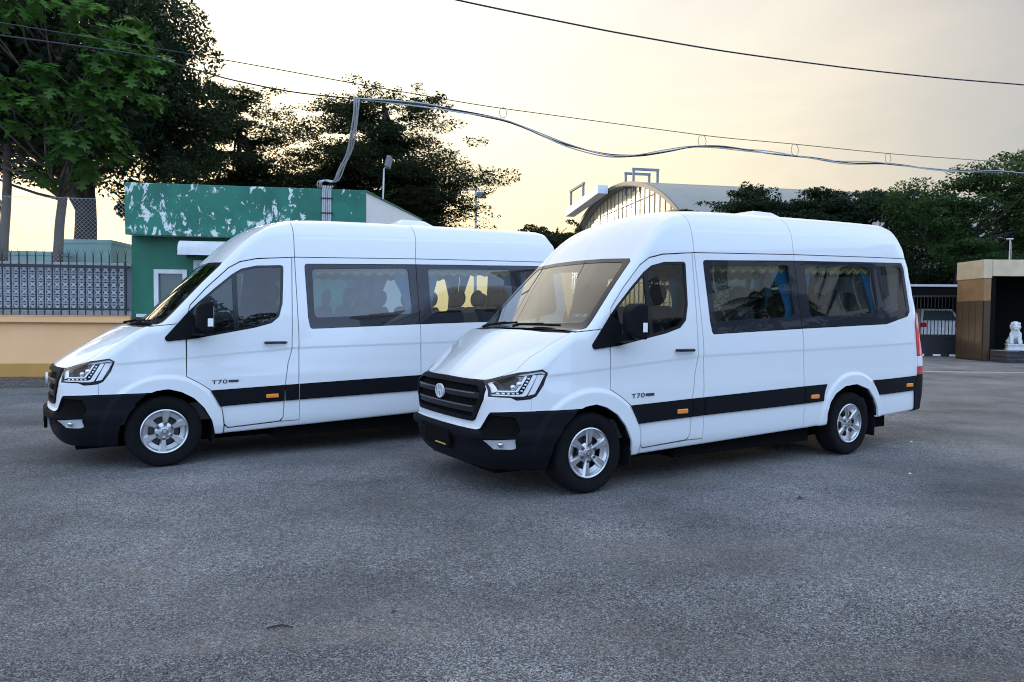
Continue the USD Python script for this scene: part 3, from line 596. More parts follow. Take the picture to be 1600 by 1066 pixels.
    for s in (1, -1):
        for (x0, x1, zt, zb, tie) in ((-1.48, -1.62, 2.08, 1.40, 1), (-2.46, -2.78, 2.12, 1.44, 0), (-2.96, -3.20, 2.12, 1.45, 1), (-4.05, -4.28, 2.14, 1.48, 0), (-4.34, -4.52, 2.15, 1.5, 1)):
            n_ = 40; t = np.linspace(0, 1, n_); zz = np.linspace(zb, zt, 16)
            Y = []; V_ = []
            for z_ in zz:
                u_ = (z_ - zb) / (zt - zb); wdt = .30 + .70 * abs(u_ - .30) ** 1.2 * 1.45 if True else 1
                wdt = min(1.0, wdt); xa, xb = (x0, x0 + (x1 - x0) * wdt) if tie else (x1 - (x1 - x0) * wdt, x1)
                X = xa + (xb - xa) * t; y0_ = float(on_side((x0 + x1) / 2, z_)) - .075
                V_.append(np.c_[X, s * (y0_ + .018 * np.sin(t * 38)), np.full(n_, z_)])
            V_ = np.vstack(V_); i, j = np.meshgrid(np.arange(15), np.arange(n_ - 1), indexing='ij'); a_ = i * n_ + j
            F_ = np.stack([a_, a_ + 1, a_ + n_ + 1, a_ + n_], -1).reshape(-1, 4)
            obj('curtain', cat_([(V_, F_)]), CURTAIN, van, smooth=True)
        for (x0, x1, zt) in ((-1.55, -2.74, 2.09), (-2.98, -4.22, 2.13)):
            k_ = 8; top_, low_ = [], []
            for q_ in range(k_ * 2 + 1):
                x_ = x0 + (x1 - x0) * q_ / (k_ * 2); z_ = zt + (x_ - x0) * -.03
                top_.append((x_, z_)); low_.append((x_, z_ - (.115 if q_ % 2 else .085)))
            obj('valance', (lambda m: m)(prism_y(Polygon(top_ + low_[::-1]), s * .79 - .004, s * .79 + .004)), VALANCE, van)
            zig = LineString([(a, b + (.022 if i_ % 2 else .05)) for i_, (a, b) in enumerate(low_)]).buffer(.008)
            obj('valance_fringe', prism_y(zig, s * .797 - .004, s * .797 + .004), GOLD, van)
    for k in range(4):                                        # inspection stickers low in the driver's corner of the screen
        yb = .70 + k * .045; zb_ = 1.53 + k * .0; xb_ = float(on_front(yb, zb_ + .02)) - .02
        obj('screen_sticker', xf(bx(-.002, .002, -.018, .018, -.018, .018), (xb_, yb - .10 + 0, zb_ + .02), ry=-.75), STICKER if k % 2 else BLUE_ST, van)
    return van
def thing_child(parent, name, loc=(0, 0, 0), rz=0):
    x = UsdGeom.Xform.Define(stage, fresh(prim_path(parent), name)); x.AddTranslateOp().Set(Gf.Vec3d(*map(float, loc)))
    if rz: x.AddRotateZOp().Set(math.degrees(rz))
    return x.GetPrim()
def mirror_shell(s):
    P = []
    for x, k in ((-.415, 1.0), (-.365, 1.0), (-.305, .88), (-.268, .62)):
        for y in (1.03, 1.225):
            for z in (1.345, 1.655):
                cy, cz = 1.1275, 1.50
                P += [(x, s * (cy + (y - cy) * k), cz + (z - cz) * (k - .12)), (x, s * (cy + (y - cy) * (k - .14)), cz + (z - cz) * k)]
    return m3.Manifold.hull_points(np.array(P, float))
GRILLE_BAR = look('grille_bar', (.006, .006, .008), rough=.4, spec=.25)
EMBLEM = look('emblem_silver', (.78, .79, .80), rough=.32, metal=.45)
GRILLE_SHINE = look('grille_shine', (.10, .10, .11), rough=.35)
skin_deep = S_IN2
skin_at = {0: S0, -.014: S_OUT, .022: S_IN, .05: S_IN2, .012: skin_grid(-.012, 130, 240), .004: skin_grid(-.004, 130, 240), -.004: skin_grid(.004, 130, 240)}

R_POSE, L_POSE = ((.1807, 7.062, 0), 3.68458), ((-3.9948, 7.9887, 0), 3.72621)
VANS = 'white high-roof passenger vans'
van1 = build_van('nearer white high-roof passenger van on the right, angled showing its whole grille', *R_POSE, None)
def copy_thing(src, label, loc, rz, group=None):
    c = src.GetCustomData()
    r = thing(src.GetName(), label or c['label'], c['category'], loc, rz, group or c.get('group'))
    r.GetReferences().AddInternalReference(src.GetPath()); r.SetInstanceable(True)
    return r
van2 = copy_thing(van1, 'farther white high-roof passenger van on the left, in front of the green gatehouse', *L_POSE)
# ------------------------------------------------------------------ ground
def asphalt():
    N = {'g': ('geometry', {}), 'p': ('principled_bsdf', {'roughness': .95, 'specular_ior_level': .08}),
         'v': ('voronoi_texture', {'scale': 150, 'randomness': 1}), 'r1': ('rgb_ramp', {'ramp': [(0, (.055, .056, .060)), (.35, (.135, .137, .145)), (.62, (.225, .227, .236)), (.85, (.38, .38, .39)), (1, (.52, .52, .53))]}),
         'v2': ('voronoi_texture', {'scale': 46, 'randomness': 1}), 's2': ('separate_color', {}), 'g2': ('map_range', {'from_min': 0, 'from_max': 1, 'to_min': .80, 'to_max': 1.20}), 'pr': ('math', {'math_type': 'multiply'}), 's': ('separate_color', {}), 'fine': ('noise_texture', {'scale': 210, 'detail': 3}),
         'm1': ('mapping', {'mapping_type': 'point', 'rotation': (0, 0, -.22), 'scale': (.16, .75, 1)}), 'n1': ('noise_texture', {'scale': 1.0, 'detail': 6, 'roughness': .62, 'distortion': .5}), 'r2': ('rgb_ramp', {'ramp': [(.36, (0, 0, 0)), (.66, (1, 1, 1))]}),
         'n2': ('noise_texture', {'scale': .55, 'detail': 5, 'roughness': .6}), 'r3': ('rgb_ramp', {'ramp': [(.32, (.52, .52, .51)), (.5, (.92, .91, .89)), (.68, (1.36, 1.33, 1.28))]}),
         'm2': ('mapping', {'mapping_type': 'point', 'location': (31, 7, 0), 'rotation': (0, 0, -.30), 'scale': (.16, .9, 1)}), 'n3': ('noise_texture', {'scale': .9, 'detail': 7, 'roughness': .68, 'distortion': 1.2}), 'r4': ('rgb_ramp', {'ramp': [(.54, (0, 0, 0)), (.74, (.55, .55, .55))]}),
         'mul': ('mix', {'mix_type': 'multiply', 'fac': 1.0}), 'dust': ('mix', {'mix_type': 'mix', 'color2': (.21, .20, .195)}), 'sand': ('mix', {'mix_type': 'mix', 'color2': (.28, .235, .20)}), 'h': ('math', {'math_type': 'multiply', 'value2': .42}),
         'gl': ('mix', {'mix_type': 'multiply', 'fac': 1.0}), 'fr': ('map_range', {'from_min': .3, 'from_max': .7, 'to_min': .62, 'to_max': 1.38}), 'cc': ('combine_color', {}),
         'b': ('bump', {'strength': .9, 'distance': .006})}
    L = [('g.position', 'v.vector'), ('v.color', 's.color'), ('s.r', 'r1.fac'), ('g.position', 'fine.vector'), ('fine.fac', 'fr.value'), ('g.position', 'v2.vector'), ('v2.color', 's2.color'), ('s2.g', 'g2.value'), ('g2.result', 'pr.value1'), ('fr.result', 'pr.value2'), ('pr.value', 'cc.r'), ('pr.value', 'cc.g'), ('pr.value', 'cc.b'),
         ('g.position', 'm1.vector'), ('m1.vector', 'n1.vector'), ('n1.fac', 'r2.fac'), ('g.position', 'n2.vector'), ('n2.fac', 'r3.fac'), ('g.position', 'm2.vector'), ('m2.vector', 'n3.vector'), ('n3.fac', 'r4.fac'),
         ('r1.color', 'gl.color1'), ('cc.color', 'gl.color2'), ('gl.color', 'mul.color1'), ('r3.color', 'mul.color2'), ('r2.color', 'h.value1'), ('h.value', 'dust.fac'), ('mul.color', 'dust.color1'),
         ('dust.color', 'sand.color1'), ('r4.color', 'sand.fac'), ('sand.color', 'p.base_color'), ('v.distance', 'b.height'), ('b.normal', 'p.normal')]
    return usdkit.material(stage, '/World/Looks/asphalt', N, L, surface='p.BSDF')
ASPHALT = asphalt()
def sheet(pts, z): 
    p = Polygon(pts); v, f = trimesh.creation.triangulate_polygon(p, engine='earcut'); return np.c_[v, np.full(len(v), z)], np.asarray(f)
tag(obj('ground', sheet([(-500, -300), (500, -300), (500, 700), (-500, 700)], 0), ASPHALT), kind='structure')
GRAVEL = look('gravel_soil', (.17, .14, .115), rough=1, dark=(.06, .05, .045), vscale=9, bump=.02, bscale=30, space='world')
WL = math.atan2(.152, .988)                                    # the boundary wall runs along this heading
def wall_pt(t, out=0.0, z=0.0): return (-11.9 + .988 * t + .152 * out, 16.8 + .152 * t - .988 * out, z)
tag(obj('verge', sheet([wall_pt(-8, 0)[:2], wall_pt(-8, 2.7)[:2], wall_pt(0, 2.75)[:2], wall_pt(2.2, 2.2)[:2], wall_pt(5, 1.2)[:2], wall_pt(5, -.2)[:2]], .004), GRAVEL), kind='structure')
PEBBLE = look('pebble', (.20, .18, .16), rough=.95, vary=.3, vscale=2, island=.45, space='world')
V, n_ = [], 0
for k in range(900):
    q = trimesh.creation.icosahedron(); s = RNG.uniform(.012, .045); o = RNG.uniform(.1, 2.6) ** 1.0
    c = wall_pt(RNG.uniform(-3, 4), o, s * .3); V.append(((np.array(q.vertices) * (RNG.normal(1, .15, (12, 3)))) * s * [1, 1, .6] + c, np.array(q.faces)))
tag(obj('gravel', cat_(V), PEBBLE), 'loose grey-brown gravel along the foot of the tan boundary wall', 'gravel', kind='stuff')
ROADPAINT = look('road_paint', (.55, .55, .53), rough=.8, dark=(.22, .22, .22), vscale=7, space='world')
tag(obj('white_line', sheet([(10.5, 20.8), (40, 20.3), (40, 20.62), (10.5, 21.12)], .004), ROADPAINT), kind='structure')
tag(obj('white_line', sheet([(12.5, 24.2), (19, 23.0), (19, 23.1), (12.5, 24.3)], .004), ROADPAINT), kind='structure')

# ------------------------------------------------------------------ boundary wall with breeze blocks and railing
def plaster(name, col, dark=None, vs=1.2): return look(name, col, rough=.9, dark=dark, vscale=vs, bump=.002, bscale=60, detail=7)
TAN = plaster('tan_plaster', (.86, .50, .25), (.78, .44, .21)); OCHRE = plaster('ochre_plaster', (.50, .27, .07), (.40, .21, .055)); LEDGE = plaster('ledge_concrete', (.45, .44, .42), (.26, .25, .24), 5)
BLOCK = look('breeze_block', (.62, .65, .68), rough=.9, dark=(.46, .49, .53), vscale=4, island=.12)
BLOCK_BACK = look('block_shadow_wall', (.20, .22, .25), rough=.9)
IRON = look('black_iron', (.012, .012, .016), rough=.45)
wall = thing('boundary_wall', 'tan plastered boundary wall with ochre foot and pale breeze blocks on top, at left', 'wall', wall_pt(0), WL)
L0, L1 = -6.0, 2.86
obj('wall_panel', bx(L0, L1, 0, .25, .32, 1.28), TAN, wall); obj('wall_foot', bevel_box(L0, L1, -.03, .25, 0, .318, .012), OCHRE, wall)
obj('cornice', bevel_box(L0, L1, -.10, .30, 1.282, 1.42, .012), TAN, wall); obj('cornice_lip', bevel_box(L0, L1, -.06, .28, 1.423, 1.455, .008), TAN, wall)
obj('ledge', bevel_box(L0, L1, .02, .26, 1.458, 1.56, .01), LEDGE, wall)
bs = .177
def block_mesh():
    parts = []
    h = bs - .006
    fr = Polygon([(0, 0), (h, 0), (h, h), (0, h)]).difference(sbox(.014, .014, h - .014, h - .014))
    pet = Polygon()
    for a in (0, 1, 2, 3):
        e = shapely.affinity.scale(shapely.Point(h / 2 + .036, h / 2).buffer(1, quad_segs=3), .040, .019)
        pet = pet.union(shapely.affinity.rotate(e, 45 + 90 * a, origin=(h / 2, h / 2)))
    pet = pet.union(shapely.affinity.rotate(sbox(h / 2 - .012, h / 2 - .012, h / 2 + .012, h / 2 + .012), 45))
    m = prism_y(fr.union(pet), -.03, 0.03)
    return cat_(parts + [arr(m)])
bm = block_mesh()
for r in range(6):
    for c in range(-6, 17):
        x0 = c * bs + .075
        if x0 + bs > L1: continue
        obj('breeze_block', (bm[0] + [x0, .06 + RNG.uniform(-.002, .002), 1.561 + r * bs], bm[1]), BLOCK, wall)
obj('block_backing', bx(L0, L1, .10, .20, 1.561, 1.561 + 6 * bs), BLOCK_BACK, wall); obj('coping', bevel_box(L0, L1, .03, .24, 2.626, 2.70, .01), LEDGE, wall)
rail = thing('iron_railing', 'black iron railing with forked spikes in front of the breeze blocks', 'railing', wall_pt(0, .14), WL)
obj('top_rail', bevel_box(-1.6, 2.86, -.022, .022, 2.56, 2.632, .006), IRON, rail); obj('bottom_rail', bevel_box(-1.6, 2.86, -.02, .02, 1.575, 1.625, .006), IRON, rail)
for k in range(-8, 16):
    x = .135 + k * bs
    b = cat_([bx(x - .011, x + .011, -.011, .011, 1.46, 2.86), tube([(x, 0, 2.85), (x - .035, 0, 2.99)], [.008, .004], 5), tube([(x, 0, 2.85), (x + .035, 0, 2.99)], [.008, .004], 5)])
    obj('railing_bar', b, IRON, rail)
obj('railing_post', bevel_box(2.76, 2.80, -.025, .025, 1.46, 2.72, .004), IRON, rail)
GALV = look('galvanised_wire', (.40, .41, .43), rough=.5, metal=.6)
cl = thing('chain_link_fence', 'tall chain-link fence rising behind the iron railing', 'fence', wall_pt(0, -.35), WL)
W = []
z0, z1, xa, xb = 2.7, 4.25, -1.8, 2.80
for s in (1, -1):
    for k in np.arange(xa - 1.6, xb + 1.6, .098):
        p, q = np.array([k, 0, z0]), np.array([k + s * (z1 - z0), 0, z1]); d = q - p
        t0, t1 = 0, 1
        ta, tb = sorted(((xa - p[0]) / d[0], (xb - p[0]) / d[0])); t0, t1 = max(0, ta), min(1, tb)
        if t1 - t0 < .02: continue
        W.append(tube([p + d * t0 + [0, s * .004, 0], p + d * t1 + [0, s * .004, 0]], .0034, 3, False))
obj('wire_mesh', cat_(W), GALV, cl, kind='stuff')
for x in (-1.8, -.35, 2.80): obj('fence_post', tube([(x, .02, 1.5), (x, .02, 4.3)], .024, 8), GALV, cl, smooth=40)
obj('top_wire', tube([(xa, 0, z1), (xb, 0, z1)], .006, 5), GALV, cl)
MINT = plaster('mint_plaster', (.36, .56, .51), (.27, .45, .41), 2.5)
for nm, (x0, x1, y0, y1, z1), lb in (('concrete_shed', (-15.6, -12.72, 20.2, 22.2, 3.22), 'lower pale mint concrete block behind the railing, at far left'), ('concrete_shed', (-13.2, -11.72, 20.9, 23, 3.62), 'taller pale mint concrete block behind the railing, beside the gatehouse')):
    t = thing(nm, lb, 'shed', ((x0 + x1) / 2, (y0 + y1) / 2, 0), .1); a, b = (x1 - x0) / 2, (y1 - y0) / 2
    obj('shed_wall', bx(-a, a, -b, b, 0, z1 - .12), MINT, t); obj('shed_roof', bevel_box(-a - .03, a + .03, -b - .03, b + .03, z1 - .118, z1, .01), MINT, t)

# ------------------------------------------------------------------ green gatehouse
def peeling():
    N = {'c': ('texture_coordinate', {}), 'p': ('principled_bsdf', {'roughness': .62}), 'mp': ('mapping', {'mapping_type': 'point', 'scale': (1, 1, .62)}), 'n': ('noise_texture', {'scale': 5.2, 'detail': 10, 'roughness': .72, 'distortion': .45}), 'big': ('noise_texture', {'scale': .75, 'detail': 2}),
         'add': ('math', {'math_type': 'multiply_add', 'value2': 1.15}), 'ramp': ('rgb_ramp', {'ramp': [(.900, (0, 0, 0)), (.918, (1, 1, 1))]}), 'mix': ('mix', {'color1': (.010, .150, .098), 'color2': (.62, .66, .62)}),
         'tone': ('noise_texture', {'scale': 1.6, 'detail': 6}), 'tr': ('rgb_ramp', {'ramp': [(.3, (.006, .105, .070)), (.7, (.014, .170, .112))]}), 'sub': ('math', {'math_type': 'multiply', 'value2': .5}),
         'x': ('separate_xyz', {}), 'xr': ('map_range', {'from_min': 3.6, 'from_max': 4.6, 'to_min': 0, 'to_max': -.10, 'clamp': True}), 'fin': ('math', {'math_type': 'add'}), 'b': ('bump', {'strength': .5, 'distance': .004, 'invert': True})}
    L = [('c.object', 'mp.vector'), ('mp.vector', 'n.vector'), ('c.object', 'big.vector'), ('big.fac', 'sub.value1'), ('n.fac', 'add.value1'), ('sub.value', 'add.value3'), ('c.object', 'x.vector'), ('x.x', 'xr.value'), ('add.value', 'fin.value1'), ('xr.result', 'fin.value2'), ('fin.value', 'ramp.fac'),
         ('c.object', 'tone.vector'), ('tone.fac', 'tr.fac'), ('tr.color', 'mix.color1'), ('ramp.color', 'mix.fac'), ('mix.color', 'p.base_color'), ('ramp.color', 'b.height'), ('b.normal', 'p.normal')]
    return usdkit.material(stage, '/World/Looks/peeling_green', N, L, surface='p.BSDF')
GREEN = peeling(); GREEN2 = look('green_wall_paint', (.013, .150, .085), rough=.6, dark=(.008, .105, .06), vscale=1.4, detail=8)
CREAM = plaster('cream_plaster', (.74, .70, .66), (.66, .62, .58), .8); WHITE = look('white_frame', (.72, .73, .73), rough=.5, dark=(.55, .56, .56), vscale=3)
HOUSE_GLASS = look('dark_window_glass', (.03, .05, .045), rough=.04, spec=.9)
gh = thing('gatehouse', 'green gatehouse with peeling white-patched fascia, behind the farther van', 'building', (-9.06, 17.24, 0), WL)
obj('front_wall', prism_y(Polygon([(0, 0), (5.45, 0), (5.45, 3.35), (0, 3.35)]).difference(sbox(.50, 1.15, 2.0 - .75, 2.57)).difference(sbox(1.40, .02, 2.6, 2.80)), 0, .2), GREEN2, gh)
obj('side_wall', bx(.002, .2, .2, 4.7, 0, 3.35), GREEN2, gh)
obj('side_wall', prism_z(Polygon([(5.25, .2), (5.45, .2), (6.85, 4.7), (6.6, 4.7)]), 0, 3.35), CREAM, gh); obj('back_wall', bx(.2, 6.6, 4.5, 4.7, 0, 3.35), CREAM, gh)
obj('parapet', prism_z(Polygon([(.03, -.33), (5.46, -.31), (6.97, 4.74), (.03, 4.74)]), 3.352, 4.53), CREAM, gh)
obj('fascia', bevel_box(0, 5.49, -.40, -.332, 3.34, 4.545, .01), GREEN, gh)
obj('parapet_coping', prism_z(Polygon([(.0, -.33), (5.50, -.31), (7.0, 4.76), (.0, 4.76)]), 4.531, 4.56), GREEN2, gh)
for (x0, x1, za, zb) in ((.50, 1.25, 1.15, 2.57), (1.40, 2.60, .02, 2.80)):
    w = obj('window', prism_y(sbox(x0, za, x1, zb).difference(sbox(x0 + .10, za + .10, x1 - .10, zb - .10)), -.03, .1), WHITE, gh)
    obj('pane', bx(x0 + .10, x1 - .10, .05, .06, za + .10, zb - .10), HOUSE_GLASS, w)
obj('sill', bevel_box(.10, .42, -.05, .0, 1.42, 1.50, .008), WHITE, gh)
aw = []
a = np.linspace(0, math.pi / 2, 7); prof = [(0, 3.24), (-.45, 3.22)] + [(-.45 - .22 * math.sin(t), 3.0 + .22 * math.cos(t)) for t in a] + [(-.67, 2.88), (-.62, 2.88), (-.62, 3.0), (-.44, 3.16), (0, 3.18)]
awm = prism_x(Polygon(prof), 1.22, 3.0); obj('awning', awm, WHITE, gh); 
for x in (1.22, 2.985): obj('awning_end', prism_x(Polygon(prof[:9] + [(-.67, 2.88), (0, 2.88)]), x, x + .015), WHITE, gh)
CONDUIT = look('grey_conduit', (.42, .42, .43), rough=.6, vary=.2, vscale=20); CABLE = look('black_cable', (.02, .02, .022), rough=.5)
co = thing('cable_conduits', 'bunch of grey cable conduits strapped up the green fascia', 'conduit', (-9.06, 17.24, 0), WL)
for k, x in enumerate((4.46, 4.50, 4.55, 4.60, 4.64)):
    obj('conduit', tube([(x, -.43, 3.2), (x + .005, -.43, 3.8), (x + .01, -.43, 4.5), (x + .03 + .01 * k, -.43, 4.62)], .021, 8), CONDUIT, co, smooth=40)
for z in (3.55, 3.95, 4.3): obj('conduit_clip', bx(4.42, 4.70, -.46, -.40, z, z + .03), IRON, co)
# ------------------------------------------------------------------ wires
def smooth_line(pts, n=60):
    p = np.array(pts, float); s = np.r_[0, np.cumsum(np.linalg.norm(np.diff(p, axis=0), axis=1))]
    return np.stack([PchipInterpolator(s, p[:, k])(np.linspace(0, s[-1], n)) for k in range(3)], 1)
tag(obj('overhead_wire', tube(smooth_line([(-3, 13.0, 7.55), (-1.11, 13.66, 7.4), (.81, 14.31, 7.29), (2.29, 14.8, 7.22), (4.72, 15.62, 7.17), (7.06, 16.41, 7.19), (9.97, 17.38, 7.27), (12.76, 18.32, 7.41), (18, 20.2, 7.7)]), .017, 8), CABLE, smooth=True), 'single black wire crossing the sky at top right, above all others', 'wire')
tag(obj('overhead_wire', tube(smooth_line([(-14, 10.7, 6.8), (-9.06, 12.92, 6.62), (-5.67, 14.44, 6.52), (-2.75, 15.76, 6.39), (-.21, 16.89, 6.31), (4.9, 19.19, 6.32), (7.9, 20.54, 6.42), (11.34, 22.09, 6.53), (15.13, 23.79, 6.72), (22, 26.9, 7.1)], 90), .010, 6), CABLE, smooth=True), 'thin messenger wire carrying small rings above the cable bundle', 'wire')
tag(obj('overhead_wire', tube(smooth_line([(-14, 10.7, 6.75), (-9.06, 12.92, 6.4), (-7.27, 13.72, 6.40), (-5.47, 14.53, 6.14), (-4.4, 15.02, 6.07), (-3.3, 15.49, 6.10)], 50), .014, 6), CABLE, smooth=True), 'dark cable running from the left edge to the bent bundle corner', 'wire')
bp = smooth_line([(-3.33, 15.49, 6.1), (-2.82, 15.72, 6.13), (-2.04, 16.07, 6.14), (-1.1, 16.5, 6.1), (-.28, 16.86, 6.06), (.26, 17.11, 5.95), (.57, 17.25, 5.85), (1.46, 17.65, 5.62), (2.39, 18.06, 5.52), (3.06, 18.37, 5.59), (3.86, 18.73, 5.77), (4.9, 19.19, 6.01), (5.78, 19.59, 6.08), (7.89, 20.53, 6.1), (9.41, 21.22, 6.08), (11.32, 22.08, 6.22), (12.63, 22.67, 6.21), (15.31, 23.87, 6.39), (17.38, 24.8, 6.51), (22, 26.9, 6.8)], 110)
drop = smooth_line([(-3.30, 15.30, 6.07), (-3.39, 15.6, 5.68), (-3.63, 16.2, 5.24), (-3.97, 16.75, 4.83), (-4.2, 16.98, 4.62), (-4.4, 17.05, 4.66), (-4.52, 17.05, 4.62), (-4.55, 17.18, 4.52)], 40)
bu = thing('cable_bundle', 'bundle of grey and black cables sagging under the messenger wire', 'cables', (0, 0, 0))
for k in range(4):
    ph = RNG.uniform(0, 6, 3); t = np.linspace(0, 1, len(bp)); o = np.stack([.01 * np.sin(t * 30 + ph[0]), .03 * np.sin(t * 23 + ph[1]), .022 * np.sin(t * (38 + 5 * k) + ph[2]) + (k - 1.5) * .012], 1)
    obj('cable', tube(bp + o, .015, 6), CABLE if k in (1, 2) else CONDUIT, bu, smooth=True)
    t = np.linspace(0, 1, len(drop)); o = np.stack([(k - 1.5) * .032 + .012 * np.sin(t * 17 + ph[0]), .015 * np.sin(t * 20 + ph[1]), .008 * np.sin(t * 25 + ph[2])], 1)
    obj('drop_cable', tube(drop + o, .016, 6), CONDUIT, bu, smooth=True)
for i, (a, b) in enumerate([((-.23, 16.88, 6.33), (-.27, 16.87, 6.1)), ((4.96, 19.22, 6.33), (4.97, 19.22, 6.0)), ((7.93, 20.55, 6.43), (7.92, 20.55, 6.09)), ((11.34, 22.08, 6.54), (11.36, 22.1, 6.22)), ((15.13, 23.79, 6.73), (15.14, 23.8, 6.38)), ((-7.28, 13.72, 6.6), (-7.3, 13.71, 6.34))]):
    c, h = (np.array(a) + b) / 2, (a[2] - b[2]) / 2; ang = np.linspace(0, 2 * np.pi, 25); d = np.array([.91, .41, 0])
    obj('hanger_ring', tube([c + d * (h * .78 * math.cos(q)) + [0, 0, h * math.sin(q)] for q in ang], .007, 5), CABLE, bu)
# ------------------------------------------------------------------ poles and lamps
POLE = look('concrete_pole', (.55, .55, .56), rough=.8); LAMP_GREY = look('lamp_grey', (.16, .16, .17), rough=.5)
p = thing('street_lamp', 'grey street lamp with short cross arms, seen just right of the layered tree', 'lamp', (-2.05, 40, 0))
obj('pole', tube([(0, 0, 0), (0, 0, 8.4)], [.10, .06], 10), POLE, p, smooth=40); obj('cross_arm', bx(-1.3, .55, -.03, .03, 8.36, 8.42), POLE, p)
for x in (-1.25, .3): obj('lamp_head', bevel_box(x - .24, x + .24, -.14, .14, 7.95, 8.30, .05), LAMP_GREY, p)
p = thing('floodlight', 'slim floodlight mast standing on the gatehouse roof', 'floodlight', (-3.62, 20.2, 4.53))
obj('mast', tube([(0, 0, 0), (.03, 0, 1.05)], .024, 8), POLE, p); obj('lamp_head', xf(bevel_box(-.06, .06, -.18, .18, -.16, .16, .02), (.16, 0, 1.22), ry=.25), LAMP_GREY, p)
obj('bracket', tube([(.03, 0, 1.04), (.10, 0, 1.1), (.15, 0, 1.2)], .015, 6), POLE, p)
# ------------------------------------------------------------------ vaulted hall far behind
FACADE = look('sky_tinted_glazing', (.66, .57, .36), rough=.15, spec=.6); STEEL = look('roof_sheet', (.20, .205, .19), rough=.55, vary=.08, vscale=.4); MULL = look('hall_mullion', (.10, .095, .085), rough=.6); GANTRY = look('gantry_paint', (.60, .63, .68), rough=.6); BLUE = look('blue_steel', (.15, .18, .22), rough=.7); PALE = look('pale_steel', (.34, .36, .39), rough=.6)  # FACADE: the yellow of the reflected sky is put into the glazing colour
HEAD = math.atan2(.188, .983)
hall = thing('vaulted_hall', 'far vaulted hall with glazed gable and long grey metal roof', 'building', (17.6, 70, 0), HEAD)
HW, SP, RI = 45.0, 10.2, 7.6
arcz = lambda t: SP + RI * (1 - (2 * t - 1) ** 2) ** .8
tt = np.linspace(0, 1, 41)
ring_ = [(HW * t, arcz(t)) for t in tt]
# local frame: x runs along the roof, y across it (away from the camera)
roofp = Polygon(ring_ + [(y, z - .5) for y, z in ring_[::-1]])
obj('roof', prism_x(roofp, -.8, 96), STEEL, hall)
obj('roof_trim', prism_x(Polygon([(y, z + .06) for y, z in ring_] + [(y, z - .42) for y, z in ring_[::-1]]), -1.0, -.81), MULL, hall)
obj('gable_glazing', prism_x(Polygon([(.3, 0), (HW - .3, 0)] + [(y, z - .55) for y, z in ring_[::-1][1:-1]]), 0, .2), FACADE, hall)
for k in range(1, 30):
    t = k / 30; obj('mullion', bx(-.05, -.01, HW * t - .07, HW * t + .07, 0, arcz(t) - .6), MULL, hall)
for z in np.arange(3, 17.0, 2.4):
    ins = [y for y, zz in ring_ if zz - .6 > z]
    obj('transom', bx(-.04, -.012, min(ins) + .3, max(ins) - .3, z - .06, z + .06), MULL, hall)
obj('hall_wall', bx(.5, 96, .2, .6, 0, SP), MULL, hall)
gan = thing('gable_gantry', 'pale blue walkway sloping up the far side of the hall gable', 'gantry', (17.6, 70, 0), HEAD)
obj('walkway', m3.Manifold.hull_points(np.array([(x, y, z + d) for x in (-2.5, -1.15) for y, z in ((HW * .52, 17.1), (HW * .87, 16.2)) for d in (0, 1.05)])), GANTRY, gan)
for y, z in ((HW * .70, 17.6), (HW * .84, 17.2)):
    obj('frame', cat_([bx(-2.2, -1.9, y - .15, y + .15, z, 19.6)]), BLUE, gan)
obj('frame_beam', bx(-2.2, -1.9, HW * .69, HW * .85, 19.6, 19.9), BLUE, gan)
rfm = thing('roof_gantry', 'blue steel portal frame standing on the crown of the hall roof', 'gantry', (17.6, 70, 0), HEAD)
for x in (-.4, 2.6):
    for y in (HW * .36, HW * .42): obj('leg', bx(x - .12, x + .12, y - .12, y + .12, 16.2, 18.7), BLUE, rfm)
for y in (HW * .36, HW * .42): obj('beam', bx(-.56, 2.76, y - .13, y + .13, 18.701, 18.98), BLUE, rfm)
# ------------------------------------------------------------------ right side: portal, gate, carport, car, lion
PCREAM = plaster('portal_cream', (.70, .56, .38), (.52, .42, .28), 2.2); PBAND = look('portal_brown_band', (.27, .15, .065), rough=.5, vary=.2, vscale=1.5); PBROWN = look('portal_brown_panel', (.055, .030, .015), rough=.5, vary=.2, vscale=1.5); DARKIN = look('shaded_interior', (.004, .004, .004), rough=.9, spec=.1); GREYT = look('grey_trim', (.5, .51, .52), rough=.6)  # DARKIN: near-black colour carries the shade inside portal and carport
po = thing('gate_portal', 'cream and brown gate portal with a dark opening, at the right edge', 'building', (17.15, 26.3, 0), -.06)
obj('side_pier', bx(0, .22, .0, 1.75, 0, 2.20), PBROWN, po)
for k in range(4): obj('pier_panel', bevel_box(-.035, -.003, .05 + k * .43, .05 + k * .43 + .41, .05, 2.20, .008), PBROWN, po)
obj('brown_band', bevel_box(-.03, .22, -.01, 1.76, 2.205, 3.02, .008), PBAND, po)
obj('cream_band', bevel_box(-.05, .24, -.02, 1.78, 3.024, 3.70, .01), PCREAM, po)
obj('front_fascia', bevel_box(.245, 9, -.03, .25, 3.10, 3.69, .01), PCREAM, po)
obj('roof_slab', bx(.25, 9, .252, 1.75, 3.3, 3.62), PCREAM, po); obj('roof_slab', bx(4, 9, 1.752, 7, 3.3, 3.62), PCREAM, po)
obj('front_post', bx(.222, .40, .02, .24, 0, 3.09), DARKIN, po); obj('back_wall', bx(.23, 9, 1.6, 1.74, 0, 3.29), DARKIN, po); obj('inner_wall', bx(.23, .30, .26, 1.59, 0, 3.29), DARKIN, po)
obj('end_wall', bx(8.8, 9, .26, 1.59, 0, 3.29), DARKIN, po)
sen = thing('roof_sensor', 'small T-shaped lamp post on top of the portal roof', 'lamp', (18.35, 26.8, 3.62), 0)
